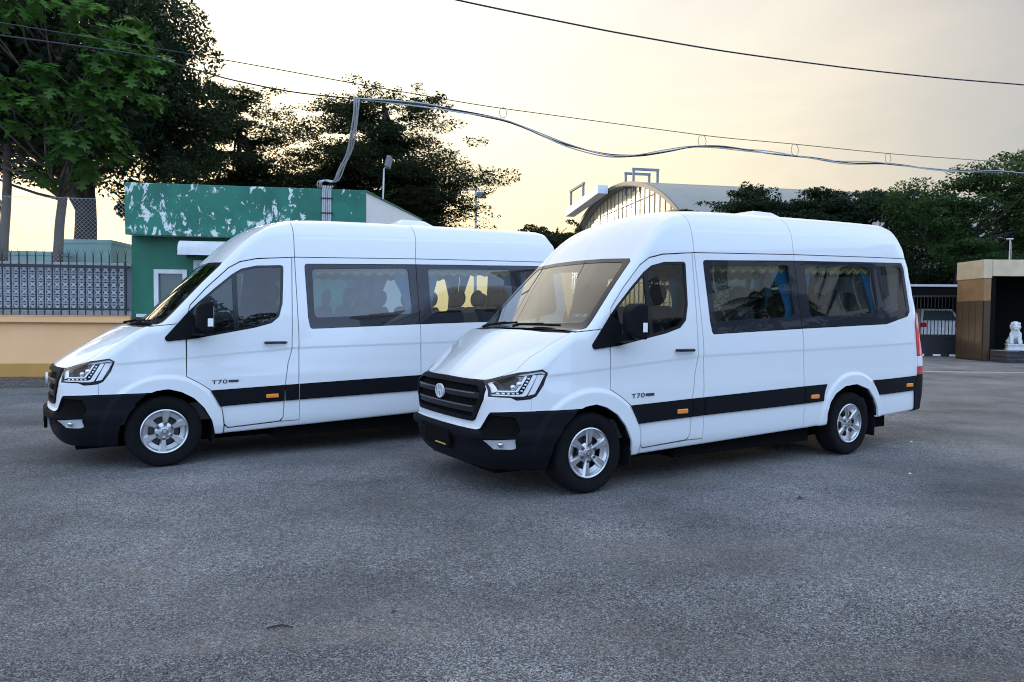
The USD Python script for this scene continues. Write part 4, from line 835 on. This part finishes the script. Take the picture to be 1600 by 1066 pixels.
obj('post', tube([(0, 0, 0), (0, 0, .86)], .022, 8), GREYT, sen); obj('cap', bevel_box(-.12, .10, -.05, .05, .86, .91, .01), GREYT, sen); obj('thin_wire', tube([(.05, 0, 0), (.07, 0, .5), (.03, 0, .84)], .007, 5), GREYT, sen)
ga = thing('sliding_gate', 'black sliding gate with upright bars and solid lower panel', 'gate', (15.2, 29.6, 0), -.22)
obj('gate_panel', bx(-.5, 2.85, -.02, .02, .12, .84), IRON, ga); obj('gate_beam', bevel_box(-.5, 2.85, -.05, .05, .02, .118, .008), IRON, ga)
obj('top_rail', bevel_box(-.5, 2.85, -.03, .03, 2.40, 2.47, .006), IRON, ga); obj('middle_rail', bevel_box(-.5, 2.85, -.03, .03, .842, .90, .006), IRON, ga)
for k in range(26): obj('gate_bar', bx(-.45 + k * .13 - .013, -.45 + k * .13 + .013, -.013, .013, .90, 2.40), IRON, ga)
for x in (1.25, 1.85, 2.45): obj('base_mark', bx(x, x + .28, -.055, -.051, .03, .11), STICKER, ga)
cp = thing('carport', 'low carport roof edge seen above the sliding gate', 'shelter', (13.0, 31.5, 0), -.02)
obj('roof_sheet', bevel_box(0, 11.0, 0, 5.2, 2.92, 3.02, .01), GREYT, cp); obj('back_wall', bx(0, 11, 5.0, 5.1, 0, 2.9), DARKIN, cp)  # back wall coloured near-black for the shade under the roof
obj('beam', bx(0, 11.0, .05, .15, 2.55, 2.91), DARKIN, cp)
for x in (.1, 3.2, 8.2, 10.9): obj('post', bx(x - .05, x + .05, .06, .16, 0, 2.54), IRON, cp)
obj('notice_board', bx(4.0, 4.9, 4.94, 4.99, .9, 2.3), PALE, cp)
tag(obj('driveway', bevel_box(13.2, 24.0, 31.7, 36.2, -.05, .40, .02), LEDGE), kind='structure')
ca = thing('parked_car', 'white car seen from behind through the sliding gate', 'car', (19.2, 32.4, .40), math.pi / 2 - .25)
def hullsec(secs): return m3.Manifold.batch_hull([m3.Manifold.hull_points(np.array(s, float)) for s in secs])
low = m3.Manifold.hull_points(np.array([(x, y, z) for x, w_, z_ in ((-.02, .76, (.45, .95)), (.12, .84, (.28, 1.02)), (3.6, .84, (.28, 1.0)), (4.2, .72, (.35, .85))) for y in (-w_, w_) for z in z_]))
cab = m3.Manifold.hull_points(np.array([(.10, y, 1.0) for y in (-.80, .80)] + [(.55, y, 1.58) for y in (-.62, .62)] + [(2.0, y, 1.60) for y in (-.62, .62)] + [(3.0, y, 1.0) for y in (-.78, .78)]))
obj('car_body', low + cab - m3.Manifold.cylinder(3, .34, .34, 24).rotate((90, 0, 0)).translate((.8, 1.5, .32)) - m3.Manifold.cylinder(3, .34, .34, 24).rotate((90, 0, 0)).translate((3.35, 1.5, .32)), PAINT, ca, smooth=30)
obj('rear_window', m3.Manifold.hull_points(np.array([(.13 + d, y, 1.06) for y in (-.70, .70) for d in (-.012, 0)] + [(.48 + d, y, 1.50) for y in (-.55, .55) for d in (-.012, 0)])), HOUSE_GLASS, ca)
for s in (-1, 1):
    obj('tail_lamp', bevel_box(-.03, .10, min(s * .56, s * .83), max(s * .56, s * .83), .74, .96, .02), RED, ca)
    for x in (.8, 3.35): obj('wheel', xf(lathe([(0, -.1), (.29, -.1), (.31, -.07), (.31, .07), (.29, .1), (0, .1)], 28), (x, s * .74, .31)), RUBBER, ca, smooth=40)
obj('bumper', bevel_box(-.06, .08, -.74, .74, .34, .52, .03), PAINT, ca); obj('number_plate', bx(-.034, -.022, -.18, .18, .62, .74), STICKER, ca)
# guardian lion on a stepped base
STONE = look('white_stone', (.62, .64, .66), rough=.8, vary=.12, vscale=9); BRICKD = look('dark_brick', (.035, .035, .04), rough=.7, vary=.4, vscale=6, island=.3)
lb = thing('lion_plinth', 'low dark brick plinth with pale joints under the white lion', 'plinth', (17.95, 25.75, 0), .05)
obj('plinth_core', bx(-.62, .62, -.40, .40, 0, .43), LEDGE, lb)
for r in range(3):
    for c in range(-1, 4):
        x0, x1 = max(-.66, -.66 + c * .44 + (.22 if r % 2 else 0)), min(.66, -.66 + (c + 1) * .44 - .022 + (.22 if r % 2 else 0))
        if x1 - x0 < .05: continue
        obj('brick', bevel_box(x0, x1, -.44, -.36, .015 + r * .143, .135 + r * .143, .006), BRICKD, lb)
    for c in range(2): obj('brick', bevel_box(-.66, -.58, -.355 + c * .38, -.355 + c * .38 + .36, .015 + r * .143, .135 + r * .143, .006), BRICKD, lb)
li = thing('stone_lion', 'white stone guardian lion sitting on the dark brick plinth', 'statue', (17.92, 25.75, .435), math.radians(-118))
obj('pedestal', m3.Manifold.batch_hull([m3.Manifold.cube((.86, .52, .05), True).translate((0, 0, .035))]) + m3.Manifold.cube((.78, .46, .14), True).translate((0, 0, .12)) + m3.Manifold.cube((.84, .50, .05), True).translate((0, 0, .21)), STONE, li)
def ball(c, r): 
    r = np.broadcast_to(np.asarray(r, float), (3,)); return m3.Manifold.sphere(1, 20).scale(tuple(r)).translate(c)
def limb(a, ra, b, rb): return m3.Manifold.batch_hull([m3.Manifold.sphere(ra, 16).translate(a), m3.Manifold.sphere(rb, 16).translate(b)])
B = limb((-.20, 0, .40), .17, (.08, 0, .62), .155) + ball((-.22, .10, .36), (.15, .10, .15)) + ball((-.22, -.10, .36), (.15, .10, .15)) + ball((.08, 0, .56), (.14, .16, .17))
for s in (1, -1):
    B = B + limb((.12, s * .11, .58), .075, (.22, s * .12, .30), .055) + ball((.27, s * .12, .265), (.09, .06, .04)) + limb((-.16, s * .16, .32), .09, (.02, s * .17, .28), .05) + ball((.06, s * .17, .262), (.07, .05, .035))
B = B + ball((.14, 0, .86), (.15, .14, .14)) + ball((.27, 0, .81), (.085, .095, .07)) + ball((.30, 0, .755), (.06, .08, .028)) + ball((.335, 0, .845), (.03, .04, .025))
for s in (1, -1): B = B + ball((.25, s * .06, .90), (.03, .025, .022)) + ball((.10, s * .12, .95), (.04, .03, .05)) + ball((.24, s * .06, .935), (.05, .045, .018))
for k in range(26):
    an = RNG.uniform(0, 2 * np.pi); zz = RNG.uniform(.66, .98); rr = .13; B = B + ball((.05 - abs(RNG.normal(0, .05)), rr * math.cos(an) * .95, .84 + .15 * math.sin(an)), .045)
B = B + limb((-.33, 0, .42), .05, (-.38, 0, .72), .055) + ball((-.36, 0, .80), (.05, .06, .09))
bt = trimesh.Trimesh(*arr(B.refine_to_length(.03))); bt.merge_vertices(); trimesh.smoothing.filter_taubin(bt, iterations=6)
obj('lion_body', bt, STONE, li, smooth=True)
# ------------------------------------------------------------------ trees
def leaf_look(name, col, col2, trans=.35, vs=.5, rough=.45):
    return usdkit.material(stage, '/World/Looks/' + name, {'g': ('geometry', {}), 'n': ('noise_texture', {'scale': vs, 'detail': 3}), 'm': ('mix', {}), 'r': ('rgb_ramp', {'ramp': [(0, col), (1, col2)]}), 'a': ('math', {'math_type': 'multiply_add', 'value2': .75}), 'k': ('math', {'math_type': 'multiply_add', 'value2': .5, 'value3': -.12}),
        'p': ('principled_bsdf', {'roughness': rough, 'specular_ior_level': .35}), 't': ('translucent_bsdf', {}), 'x': ('mix_closure', {'fac': trans})},
        [('g.position', 'n.vector'), ('n.fac', 'k.value1'), ('g.random_per_island', 'a.value1'), ('k.value', 'a.value3'), ('a.value', 'r.fac'), ('r.color', 'p.base_color'), ('r.color', 't.color'), ('p.BSDF', 'x.closure1'), ('t.BSDF', 'x.closure2')], surface='x.closure')
BARK = look('grey_bark', (.16, .13, .10), rough=.95, dark=(.07, .055, .045), vscale=5, bump=.01, bscale=25); BARKD = look('dark_bark', (.05, .042, .035), rough=.95, dark=(.025, .02, .018), vscale=5, bump=.01, bscale=25)
LEAF_DARK = leaf_look('dark_leaf', (.008, .021, .006), (.045, .080, .018)); LEAF_LAYER = leaf_look('layered_leaf', (.010, .019, .006), (.048, .070, .018)); LEAF_RIGHT = leaf_look('green_leaf', (.008, .030, .008), (.17, .32, .055)); LEAF_BIG = leaf_look('broad_leaf', (.016, .070, .012), (.38, .66, .12), .30, rough=.36); LEAF_HEDGE = leaf_look('hedge_leaf', (.008, .022, .008), (.055, .105, .03)); PALM = leaf_look('palm_leaf', (.012, .03, .010), (.04, .07, .02))
def leaves(P, size, rng, flat=.0, aspect=.5):
    """small folded leaves at the points P: two triangles on either side of the midrib"""
    n = len(P); d = rng.normal(size=(n, 3)); d[:, 2] *= (1 - flat); d /= np.linalg.norm(d, axis=1, keepdims=True)
    u = rng.normal(size=(n, 3)) * [1 - flat * .8, 1 - flat * .8, 1] ; u[:, 2] += flat * 2; s_ = np.cross(d, u); s_ /= np.linalg.norm(s_, axis=1, keepdims=True) + 1e-9; nn = np.cross(s_, d)
    L = size * rng.uniform(.65, 1.35, n)[:, None]; w = L * aspect * .5
    a, b = P - d * L * .5, P + d * L * .5; l, r = P + s_ * w + nn * w * .35, P - s_ * w + nn * w * .35
    v = np.stack([a, l, b, r], 1).reshape(-1, 3); k = np.arange(n)[:, None] * 4
    return v, np.vstack([k + [0, 2, 1], k + [0, 3, 2]])
def blob_points(blobs, n, rng, thresh=.42, freq=1.1, shell=.55, seed=0, zf=1.0):
    """points through the blobs' volumes, more towards their surfaces, with holes where a noise is low"""
    vol = np.array([b[3] * b[4] * b[5] for b in blobs]) ** .8; out = []; got = 0
    while got < n:
        k = rng.choice(len(blobs), n, p=vol / vol.sum()); B_ = np.array(blobs)[k]; d = rng.normal(size=(n, 3)); d /= np.linalg.norm(d, axis=1, keepdims=True)
        r = shell + (1 - shell) * rng.random(n) ** .6; r = np.where(rng.random(n) < .25, rng.random(n) ** .5, r); p = B_[:, :3] + d * B_[:, 3:6] * r[:, None]
        p = p[meshkit.fbm(p * (np.array([1, 1, zf]) * freq), 3, seed) > thresh]; out.append(p); got += len(p)
    return np.vstack(out)[:n]
def tree(name, label, base, trunk, limbs, blobs, nleaf, size, leafmat, bark, seed, group=None, thresh=.42, freq=1.1, flat=0., aspect=.5):
    rng = np.random.default_rng(seed); t = thing(name, label, 'tree', base, 0, group)
    bl = np.array(blobs, float); bl[:, :3] -= base
    tp = np.array([p[:3] for p in trunk], float) - base; obj('trunk', tube(smooth_line(tp, 16), np.interp(np.linspace(0, 1, 16), np.linspace(0, 1, len(trunk)), [p[3] for p in trunk]), 10), bark, t, smooth=True)
    top = tp[-1]; r0 = trunk[-1][3]
    for k in range(limbs):
        b = bl[k % len(bl)]; e = b[:3] + rng.normal(size=3) * b[3:6] * .35; s_ = tp[-2] * (1 - (q := rng.uniform(.2, 1))) + top * q; m = (s_ + e) / 2 + rng.normal(size=3) * .25 + [0, 0, .2]
        obj('limb', tube(smooth_line([s_, m, e], 9), np.linspace(r0 * .62, .02, 9), 6), bark, t, smooth=True)
    P = blob_points(bl, nleaf, rng, thresh, freq, seed=seed, zf=1 + 4 * max(0, flat - .3))
    obj('crown', leaves(P, size, rng, flat, aspect), leafmat, t, kind='stuff')
    return t
def cloud_blobs(c, r, n, rng, sub=.42, zs=1.):
    out = []
    for k in range(n):
        d = rng.normal(size=3); d /= np.linalg.norm(d); q = rng.uniform(.45, .95); s_ = sub * rng.uniform(.7, 1.25)
        out.append((*(np.array(c) + d * np.array(r) * q), r[0] * s_, r[1] * s_, r[2] * s_ * zs))
    return out
rg = np.random.default_rng(5)
# tall dense tree behind the fence
bl = cloud_blobs((-15.4, 26, 10.2), (4.6, 3.6, 3.9), 26, rg, .36) + [(-17, 26, 8.2, 3, 2.4, 2.2), (-14.6, 26, 11.5, 3, 2.5, 2.4), (-13.0, 25.5, 9.2, 2.0, 2, 1.8), (-14.2, 25.5, 7.0, 2.2, 2, 1.5), (-12.9, 26, 7.6, 1.8, 1.6, 1.2), (-12.2, 25.6, 6.2, 1.6, 1.5, .8), (-12.9, 26, 11.6, 2.2, 2, 1.3), (-11.9, 26, 10.2, 1.7, 1.6, 1.2), (-11.6, 26, 8.6, 1.8, 1.6, 1.3), (-11.8, 26, 7.2, 1.6, 1.5, 1.0), (-14.5, 26, 12.8, 2.0, 1.8, 1.0)]
tree('dense_tree', 'tall dense dark tree with a thick trunk behind the chain-link fence', (-15.1, 25.4, 0), [(-15.1, 25.4, 0, .48), (-15.05, 25.4, 3.2, .46), (-15.0, 25.5, 4.3, .36), (-15.1, 25.6, 6.3, .3)], 14, bl, 110000, .15, LEAF_DARK, BARKD, 21, thresh=.415, freq=.9)
# layered trees: flat tiers
def tiers(levels, rng):
    out = []
    for (cx, cy, z, rad, n, *th) in levels:
        th = th[0] if th else 1.0
        for k in range(n):
            a = 2 * np.pi * k / n + rng.uniform(-.3, .3); L = rad * rng.uniform(.6, 1.08)
            for q in np.linspace(.22, 1, 5):
                w = rad * (.30 - .14 * q); out.append((cx + math.cos(a) * L * q + rng.normal(0, .1), cy + math.sin(a) * L * q * .8, z + .12 * L * q + rng.normal(0, .14), w * 1.15, w * 1.15, ((.30 - .19 * q) + .08 * rng.random()) * th))
    return out
bl = tiers([(-6.4, 32, 4.9, 5.2, 15, 2), (-5.6, 32, 5.7, 5.0, 15, 2), (-5.4, 32, 6.4, 5.3, 16, 2), (-6.2, 32, 7.1, 5.8, 16, 1.8), (-6.4, 32, 8.0, 4.6, 14, 1.5), (-6.2, 32, 8.9, 4.2, 13, 1.3), (-6.2, 32, 9.8, 3.9, 12, 1.0), (-6.1, 32, 10.5, 2.6, 10), (-4.2, 32, 10.8, 1.6, 8), (-7.5, 32, 10.5, 1.7, 8)], rg) + [(-2.0, 31.5, 7.0, 1.3, 1.2, .5), (-.6, 31.6, 7.5, 1.0, 1, .36), (-1.6, 31.6, 6.0, 1.2, 1, .45), (-1.5, 31.5, 5.2, .9, .9, .4)]
tree('layered_tree', 'layered tree with flat spreading tiers rising behind the gatehouse roof', (-5.4, 32, 0), [(-5.4, 32, 0, .3), (-5.5, 32, 5, .24), (-5.6, 32, 8.5, .16), (-5.7, 32, 10.8, .08)], 30, bl, 200000, .125, LEAF_LAYER, BARKD, 22, thresh=.475, freq=.8, flat=.65)
bl = tiers([(-11.4, 31, 5.2, 4.6, 14, 2), (-11.4, 31, 6.1, 4.4, 14, 1.8), (-11.8, 31, 7.0, 4.2, 13, 1.5), (-12.0, 31, 7.9, 3.7, 12, 1.3), (-12.2, 31, 8.8, 3.5, 12), (-12.0, 31, 9.7, 3.0, 10), (-11.8, 31, 10.5, 2.0, 8), (-12.6, 31, 11.1, 1.2, 6)], rg)
tree('layered_tree', 'narrower layered tree between the dense tree and the gatehouse conduits', (-11.6, 31, 0), [(-11.6, 31, 0, .26), (-11.6, 31, 5, .2), (-11.7, 31, 9.5, .08)], 22, bl, 140000, .125, LEAF_LAYER, BARKD, 23, thresh=.475, freq=.8, flat=.65)
bl = cloud_blobs((-10.4, 21.6, 4.6), (1.2, 1.0, 1.1), 9, rg, .42)
tree('small_tree', 'small dark tree just left of the gatehouse, behind the chain-link', (-10.35, 21.6, 0), [(-10.35, 21.6, 0, .09), (-10.3, 21.6, 3.6, .06), (-10.3, 21.6, 4.6, .03)], 7, bl, 5200, .13, LEAF_DARK, BARKD, 24, thresh=.44)
bl = cloud_blobs((2.15, 40, 5.75), (1.45, 1.3, 1.25), 10, rg, .42)
tree('small_tree', 'small round tree seen in the gap between the two van roofs', (2.2, 40, 0), [(2.2, 40, 0, .16), (2.2, 40, 3.6, .1), (2.2, 40, 5, .05)], 8, bl, 6500, .16, LEAF_LAYER, BARKD, 25, thresh=.42)
for i, (x, y, z, r, lab) in enumerate([(9.6, 40.5, 5.7, 2.1, 'leftmost dark roadside tree, overlapping the hall gable'), (13.0, 40, 6.9, 2.8, 'second dark roadside tree from the hall gable, tallest of the row'), (16.9, 40, 6.9, 2.8, 'third dark roadside tree, behind the middle of the nearer van roof'), (20.2, 40.5, 6.9, 2.8, 'rightmost dark roadside tree, beside the big bright tree')]):
    bl = cloud_blobs((x, y, z), (r, r * .9, 1.5), 14, rg, .40) + tiers([(x, y, z + .6, r * .9, 8), (x, y, z + 1.3, r * .55, 6)], rg)
    tree('roadside_tree', lab, (x, y, 0), [(x, y, 0, .2), (x, y, 4.6, .14), (x, y, 6, .07)], 9, bl + cloud_blobs((x, y, 4.2), (r * 1.1, r, 1.8), 10, rg, .42), 24000, .17, LEAF_HEDGE, BARKD, 30 + i, 'dark trees in a row before the hall', thresh=.40, flat=.3)
bl = cloud_blobs((23.4, 36, 6.6), (4.0, 3.2, 2.6), 22, rg, .38) + tiers([(21.3, 35.2, 5.9, 2.2, 9), (21.6, 35, 6.9, 2.0, 8), (22.3, 35, 8.0, 1.9, 8), (21.6, 35, 4.9, 2.1, 8), (22.4, 35, 4.2, 2.3, 8)], rg) + [(25.5, 36, 8.4, 2.4, 2, 1.6), (27, 36, 7, 3, 2.4, 2.6)]
tree('spreading_tree', 'big green spreading tree behind the gate portal, at the right edge', (22.3, 36, 0), [(22.3, 36, 0, .34), (22.2, 36, 3.2, .28), (22.5, 36, 5.5, .18)], 18, bl, 46000, .17, LEAF_RIGHT, BARKD, 41, thresh=.405, flat=.35)
bl = cloud_blobs((22.0, 42, 3.4), (9.0, 1.6, 3.2), 40, rg, .30) + [(24, 42, 5.2, 3, 1.5, 2.2), (28, 42, 5.5, 3, 1.5, 2.5), (20.5, 42, 4.6, 2.4, 1.5, 2.0)]
tree('background_tree', 'low shadowy tree behind the carport, under the big green tree', (22.0, 42, 0), [(22, 42, 0, .2), (22, 42, 2, .15), (22, 42, 3.4, .08)], 8, bl, 46000, .2, LEAF_DARK, BARKD, 42)
# broad-leaved tree in front: lobed leaves in whorls at the twig ends
def lobed_leaf(L):
    side = [(.0, .02), (.10, .06), (.20, .30), (.27, .33), (.30, .12), (.40, .13), (.52, .37), (.60, .36), (.58, .12), (.67, .12), (.79, .27), (.85, .23), (.83, .07), (1.0, 0)]
    v, f = [], []; n = len(side)
    for a, b in side: v.append((a, 0, -.16 * a * a + .0)); 
    for a, b in side: v.append((a, b, .10 * b - .16 * a * a))
    for a, b in side: v.append((a, -b, .10 * b - .16 * a * a))
    for i in range(n - 1):
        f += [(i, i + 1, n + i + 1), (i, n + i + 1, n + i), (i, 2 * n + i + 1, i + 1), (i, 2 * n + i, 2 * n + i + 1)]
    return np.array(v) * L, np.array(f)
LV, LF = lobed_leaf(1.0)
bt_ = thing('broad_leaf_tree', 'nearest tree with large lobed bright green leaves, at the upper left', 'tree', (-12.55, 19.9, 0))
T0 = np.array([-12.55, 19.9, 0])
obj('trunk', tube(smooth_line([(0, 0, 0), (.05, 0, 2.4), (.12, 0, 3.8), (.35, -.1, 5.4), (.25, -.2, 7.0), (.3, -.3, 8.4)], 22), np.linspace(.15, .09, 22), 10), BARK, bt_, smooth=True)
rl = np.random.default_rng(77); cand = []
cen, rad = np.array([-12.6, 18.6, 7.9]) - T0, np.array([3.6, 1.9, 3.3])
tips = []
while len(tips) < 205:
    d = rl.normal(size=3); d /= np.linalg.norm(d); q = cen + d * rad * (rl.uniform(.5, 1) ** .5)
    w = q + T0
    if meshkit.fbm(q[None] * .9, 2, 9)[0] < .43: continue
    if d[1] > .45 or (w[0] < -12.3 and w[2] < 6.2): continue
    tips.append((q, d))
allv = []
for q, d in tips:
    s_ = cen * [.15, .1, 1] + [.2, 0, 0]; s_[2] = np.clip(q[2] - rl.uniform(.8, 2.0), 4.6, 8.2)
    if rl.random() < .34:
        m = (s_ + q) / 2 + rl.normal(size=3) * .18 - [0, 0, .15]; obj('branch', tube(smooth_line([s_, m, q], 8), np.linspace(.045, .012, 8), 5), BARK, bt_, smooth=True)
    k = rl.integers(5, 9); a0 = rl.uniform(0, 6)
    for j in range(k):
        a = a0 + j * 2.4; tilt = rl.uniform(.0, 1.05); L = rl.uniform(.34, .60); rx = rl.normal(0, .35)
        R = trimesh.transformations.euler_matrix(rx, tilt, a)[:3, :3]
        allv.append((LV * L) @ R.T + q + R @ np.array([.05, 0, 0]))
dist = np.array([np.linalg.norm(v.mean(0) + T0 - [0, 0, 1.5]) for v in allv]); order = np.argsort(dist)
for i in order[:280]: obj('leaf', (allv[i], LF), LEAF_BIG, bt_)
rest = [(allv[i], LF) for i in order[280:]]
inn = blob_points([(*(cen + [0, .8, .3]), 3.6, 1.5, 3.2), (*(cen + [-2.2, .6, 0]), 2.4, 1.5, 2.6)], 4200, rl, .42, .8, .2, 3)
obj('foliage', cat_(rest), LEAF_BIG, bt_, kind='stuff'); obj('shaded_inner_foliage', leaves(inn, .32, rl, 0, .55), LEAF_DARK, bt_, kind='stuff')  # inner leaves coloured dark for the shade within the crown
bl = cloud_blobs((-16.3, 20.5, 8.2), (2.2, 1.8, 2.4), 10, rg, .45)
tree('pale_trunk_tree', 'slim pale-trunked tree at the left edge behind the railing', (-13.55, 19.2, 0), [(-13.55, 19.2, 0, .14), (-13.5, 19.2, 2.8, .125), (-13.35, 19.2, 5.0, .11), (-13.4, 19.3, 7.2, .08)], 6, [(-14.0, 19.6, 7.6, 1.4, 1.0, 1.2), (-15.0, 19.8, 8.6, 1.6, 1.2, 1.4), (-13.6, 19.6, 8.8, 1.3, 1, 1.2)], 5000, .2, LEAF_DARK, BARK, 43)
tree('leaning_sapling', 'leaning dark sapling trunk at the very left, wrapped in low leaves', (-13.95, 19.0, 0), [(-13.95, 19.0, 0, .12), (-13.85, 19.0, 2.2, .11), (-13.62, 19.05, 3.7, .07), (-13.55, 19.1, 4.6, .04)], 3, [(-13.8, 19.0, 2.9, .35, .3, .5), (-13.9, 19.05, 2.3, .3, .3, .5)], 700, .14, LEAF_DARK, BARKD, 44)
# ------------------------------------------------------------------ behind the camera: what the glass and paint mirror
OFFW = plaster('office_white', (.42, .47, .52), (.36, .41, .46), .5); SLATE = look('slate_window', (.05, .07, .09), rough=.1, spec=.8)
of = thing('office_block', 'white four-storey office block across the yard, outside the picture', 'building', (40, -6, 0), 0)
obj('wall', bx(0, 10, -14, 26, 0, 15.6), OFFW, of); obj('roof', bevel_box(-.5, 10.5, -14.5, 26.5, 15.603, 16.2, .03), OFFW, of)
for k in range(9):
    for z in (1.2, 4.9, 8.6, 12.3):
        w_ = obj('window', bx(-.03, -.002, -12 + k * 4.2, -9.4 + k * 4.2, z, z + 2.0), SLATE, of)
        obj('window_bar', cat_([bx(-.07, -.032, -12 + k * 4.2 + d - .04, -12 + k * 4.2 + d + .04, z, z + 2) for d in (0, .87, 1.73, 2.6)]), OFFW, w_)
def palm(label, base, H, seed):
    rng = np.random.default_rng(seed); t = thing('palm_tree', label, 'tree', base, 0)
    obj('trunk', tube(smooth_line([(0, 0, 0), (.1, 0, H * .5), (.25, .1, H)], 14), np.linspace(.19, .12, 14), 10), BARKD, t, smooth=True)
    for k in range(24):
        a = k * 2.4 + rng.uniform(-.2, .2); up = rng.uniform(-.3, .9); L = rng.uniform(1.9, 2.6); s_ = np.linspace(0, 1, 12)
        r_ = L * s_; zz = H + up * L * s_ * .8 - (.55 + .35 * (1 - up)) * L * s_ ** 2; P = np.stack([.25 + r_ * math.cos(a), .1 + r_ * math.sin(a), zz], 1); V_ = [tube(P, np.linspace(.025, .006, 12), 4)]
        tv, tf = [], []
        for q in np.linspace(.12, 1, 34):
            c = np.array([np.interp(q, s_, P[:, j]) for j in range(3)]); w = .62 * math.sin(math.pi * min(1, q * .9 + .12)) ** .6 + .08
            for sd in (1, -1):
                side = np.array([-math.sin(a) * sd, math.cos(a) * sd, 0]) * .75 + np.array([math.cos(a), math.sin(a), 0]) * .35; e = c + side * w + [0, 0, -w * .55]; n0 = len(tv); al = np.array([math.cos(a), math.sin(a), 0]) * .028
                tv += [c - al, c + al, e]; tf.append((n0, n0 + 1, n0 + 2))
        V_.append((np.array(tv), np.array(tf))); obj('frond', cat_(V_), PALM, t)
for i, (x, y, H, lb_) in enumerate([(24.0, 5.0, 7.0, 'palm nearest the right side of the vans, outside the picture'), (26.0, 8.5, 8.0, 'taller palm beside the office path, outside the picture'), (24.5, .5, 6.6, 'palm nearest the camera on the right, outside the picture')]): palm(lb_, (x, y, 0), H, 60 + i)
bl = cloud_blobs((31, 4, 3.6), (2.0, 9, 3.4), 34, rg, .28)
tree('garden_hedge', 'tall dark hedge behind the palms, outside the picture', (31, 4, 0), [(31, 4, 0, .1), (31, 4, .6, .08), (31, 4, 1.6, .05)], 4, bl, 34000, .26, LEAF_DARK, BARKD, 70)
for i, (x, y, lb_) in enumerate([(13.5, -9.5, 'broad dark tree behind the camera on the right, outside the picture'), (4.0, -15.0, 'broad dark tree straight behind the camera, outside the picture')]):
    bl = cloud_blobs((x, y, 6.2), (5.5, 3.0, 4.2), 24, rg, .36)
    tree('yard_tree', lb_, (x, y, 0), [(x, y, 0, .3), (x, y, 3, .25), (x, y, 6, .15)], 8, bl, 30000, .26, LEAF_DARK, BARKD, 80 + i)
# ------------------------------------------------------------------ small litter on the asphalt
TWIG = look('dry_twig', (.035, .028, .022), rough=.9); DRY = look('dry_leaf', (.10, .065, .035), rough=.8); PAPER = look('paper_scrap', (.62, .62, .60), rough=.8)
tag(obj('twig', tube([(-1.19, 3.48, .010), (-1.12, 3.50, .016), (-1.06, 3.49, .010)], [.004, .006, .003], 6), TWIG), 'dark dry twig lying on the asphalt at lower left centre', 'twig')
def litter(name, x, y, s, mat, label, cat):
    P = [(x + s * a, y + s * b, .006 + s * c) for a, b, c in ((-.5, -.2, 0), (-.1, .35, .25), (.5, .25, .05), (.3, -.3, .2), (0, 0, .05))]
    tag(obj(name, (np.array(P), np.array([(0, 4, 1), (1, 4, 2), (2, 4, 3), (3, 4, 0)])), mat), label, cat)
litter('dry_leaf', 2.47, 6.11, .07, TWIG, 'dark dry leaf on the asphalt below the nearer van rear half', 'leaf')
litter('dry_leaf', -.60, 3.69, .035, TWIG, 'small dark leaf on the asphalt, lower centre left', 'leaf')
litter('paper_scrap', 3.96, 7.11, .05, PAPER, 'white paper scrap right of the nearer van rear wheel, nearest the camera', 'scrap')
litter('paper_scrap', 4.99, 8.95, .06, PAPER, 'white paper scrap beside the nearer van rear corner', 'scrap')
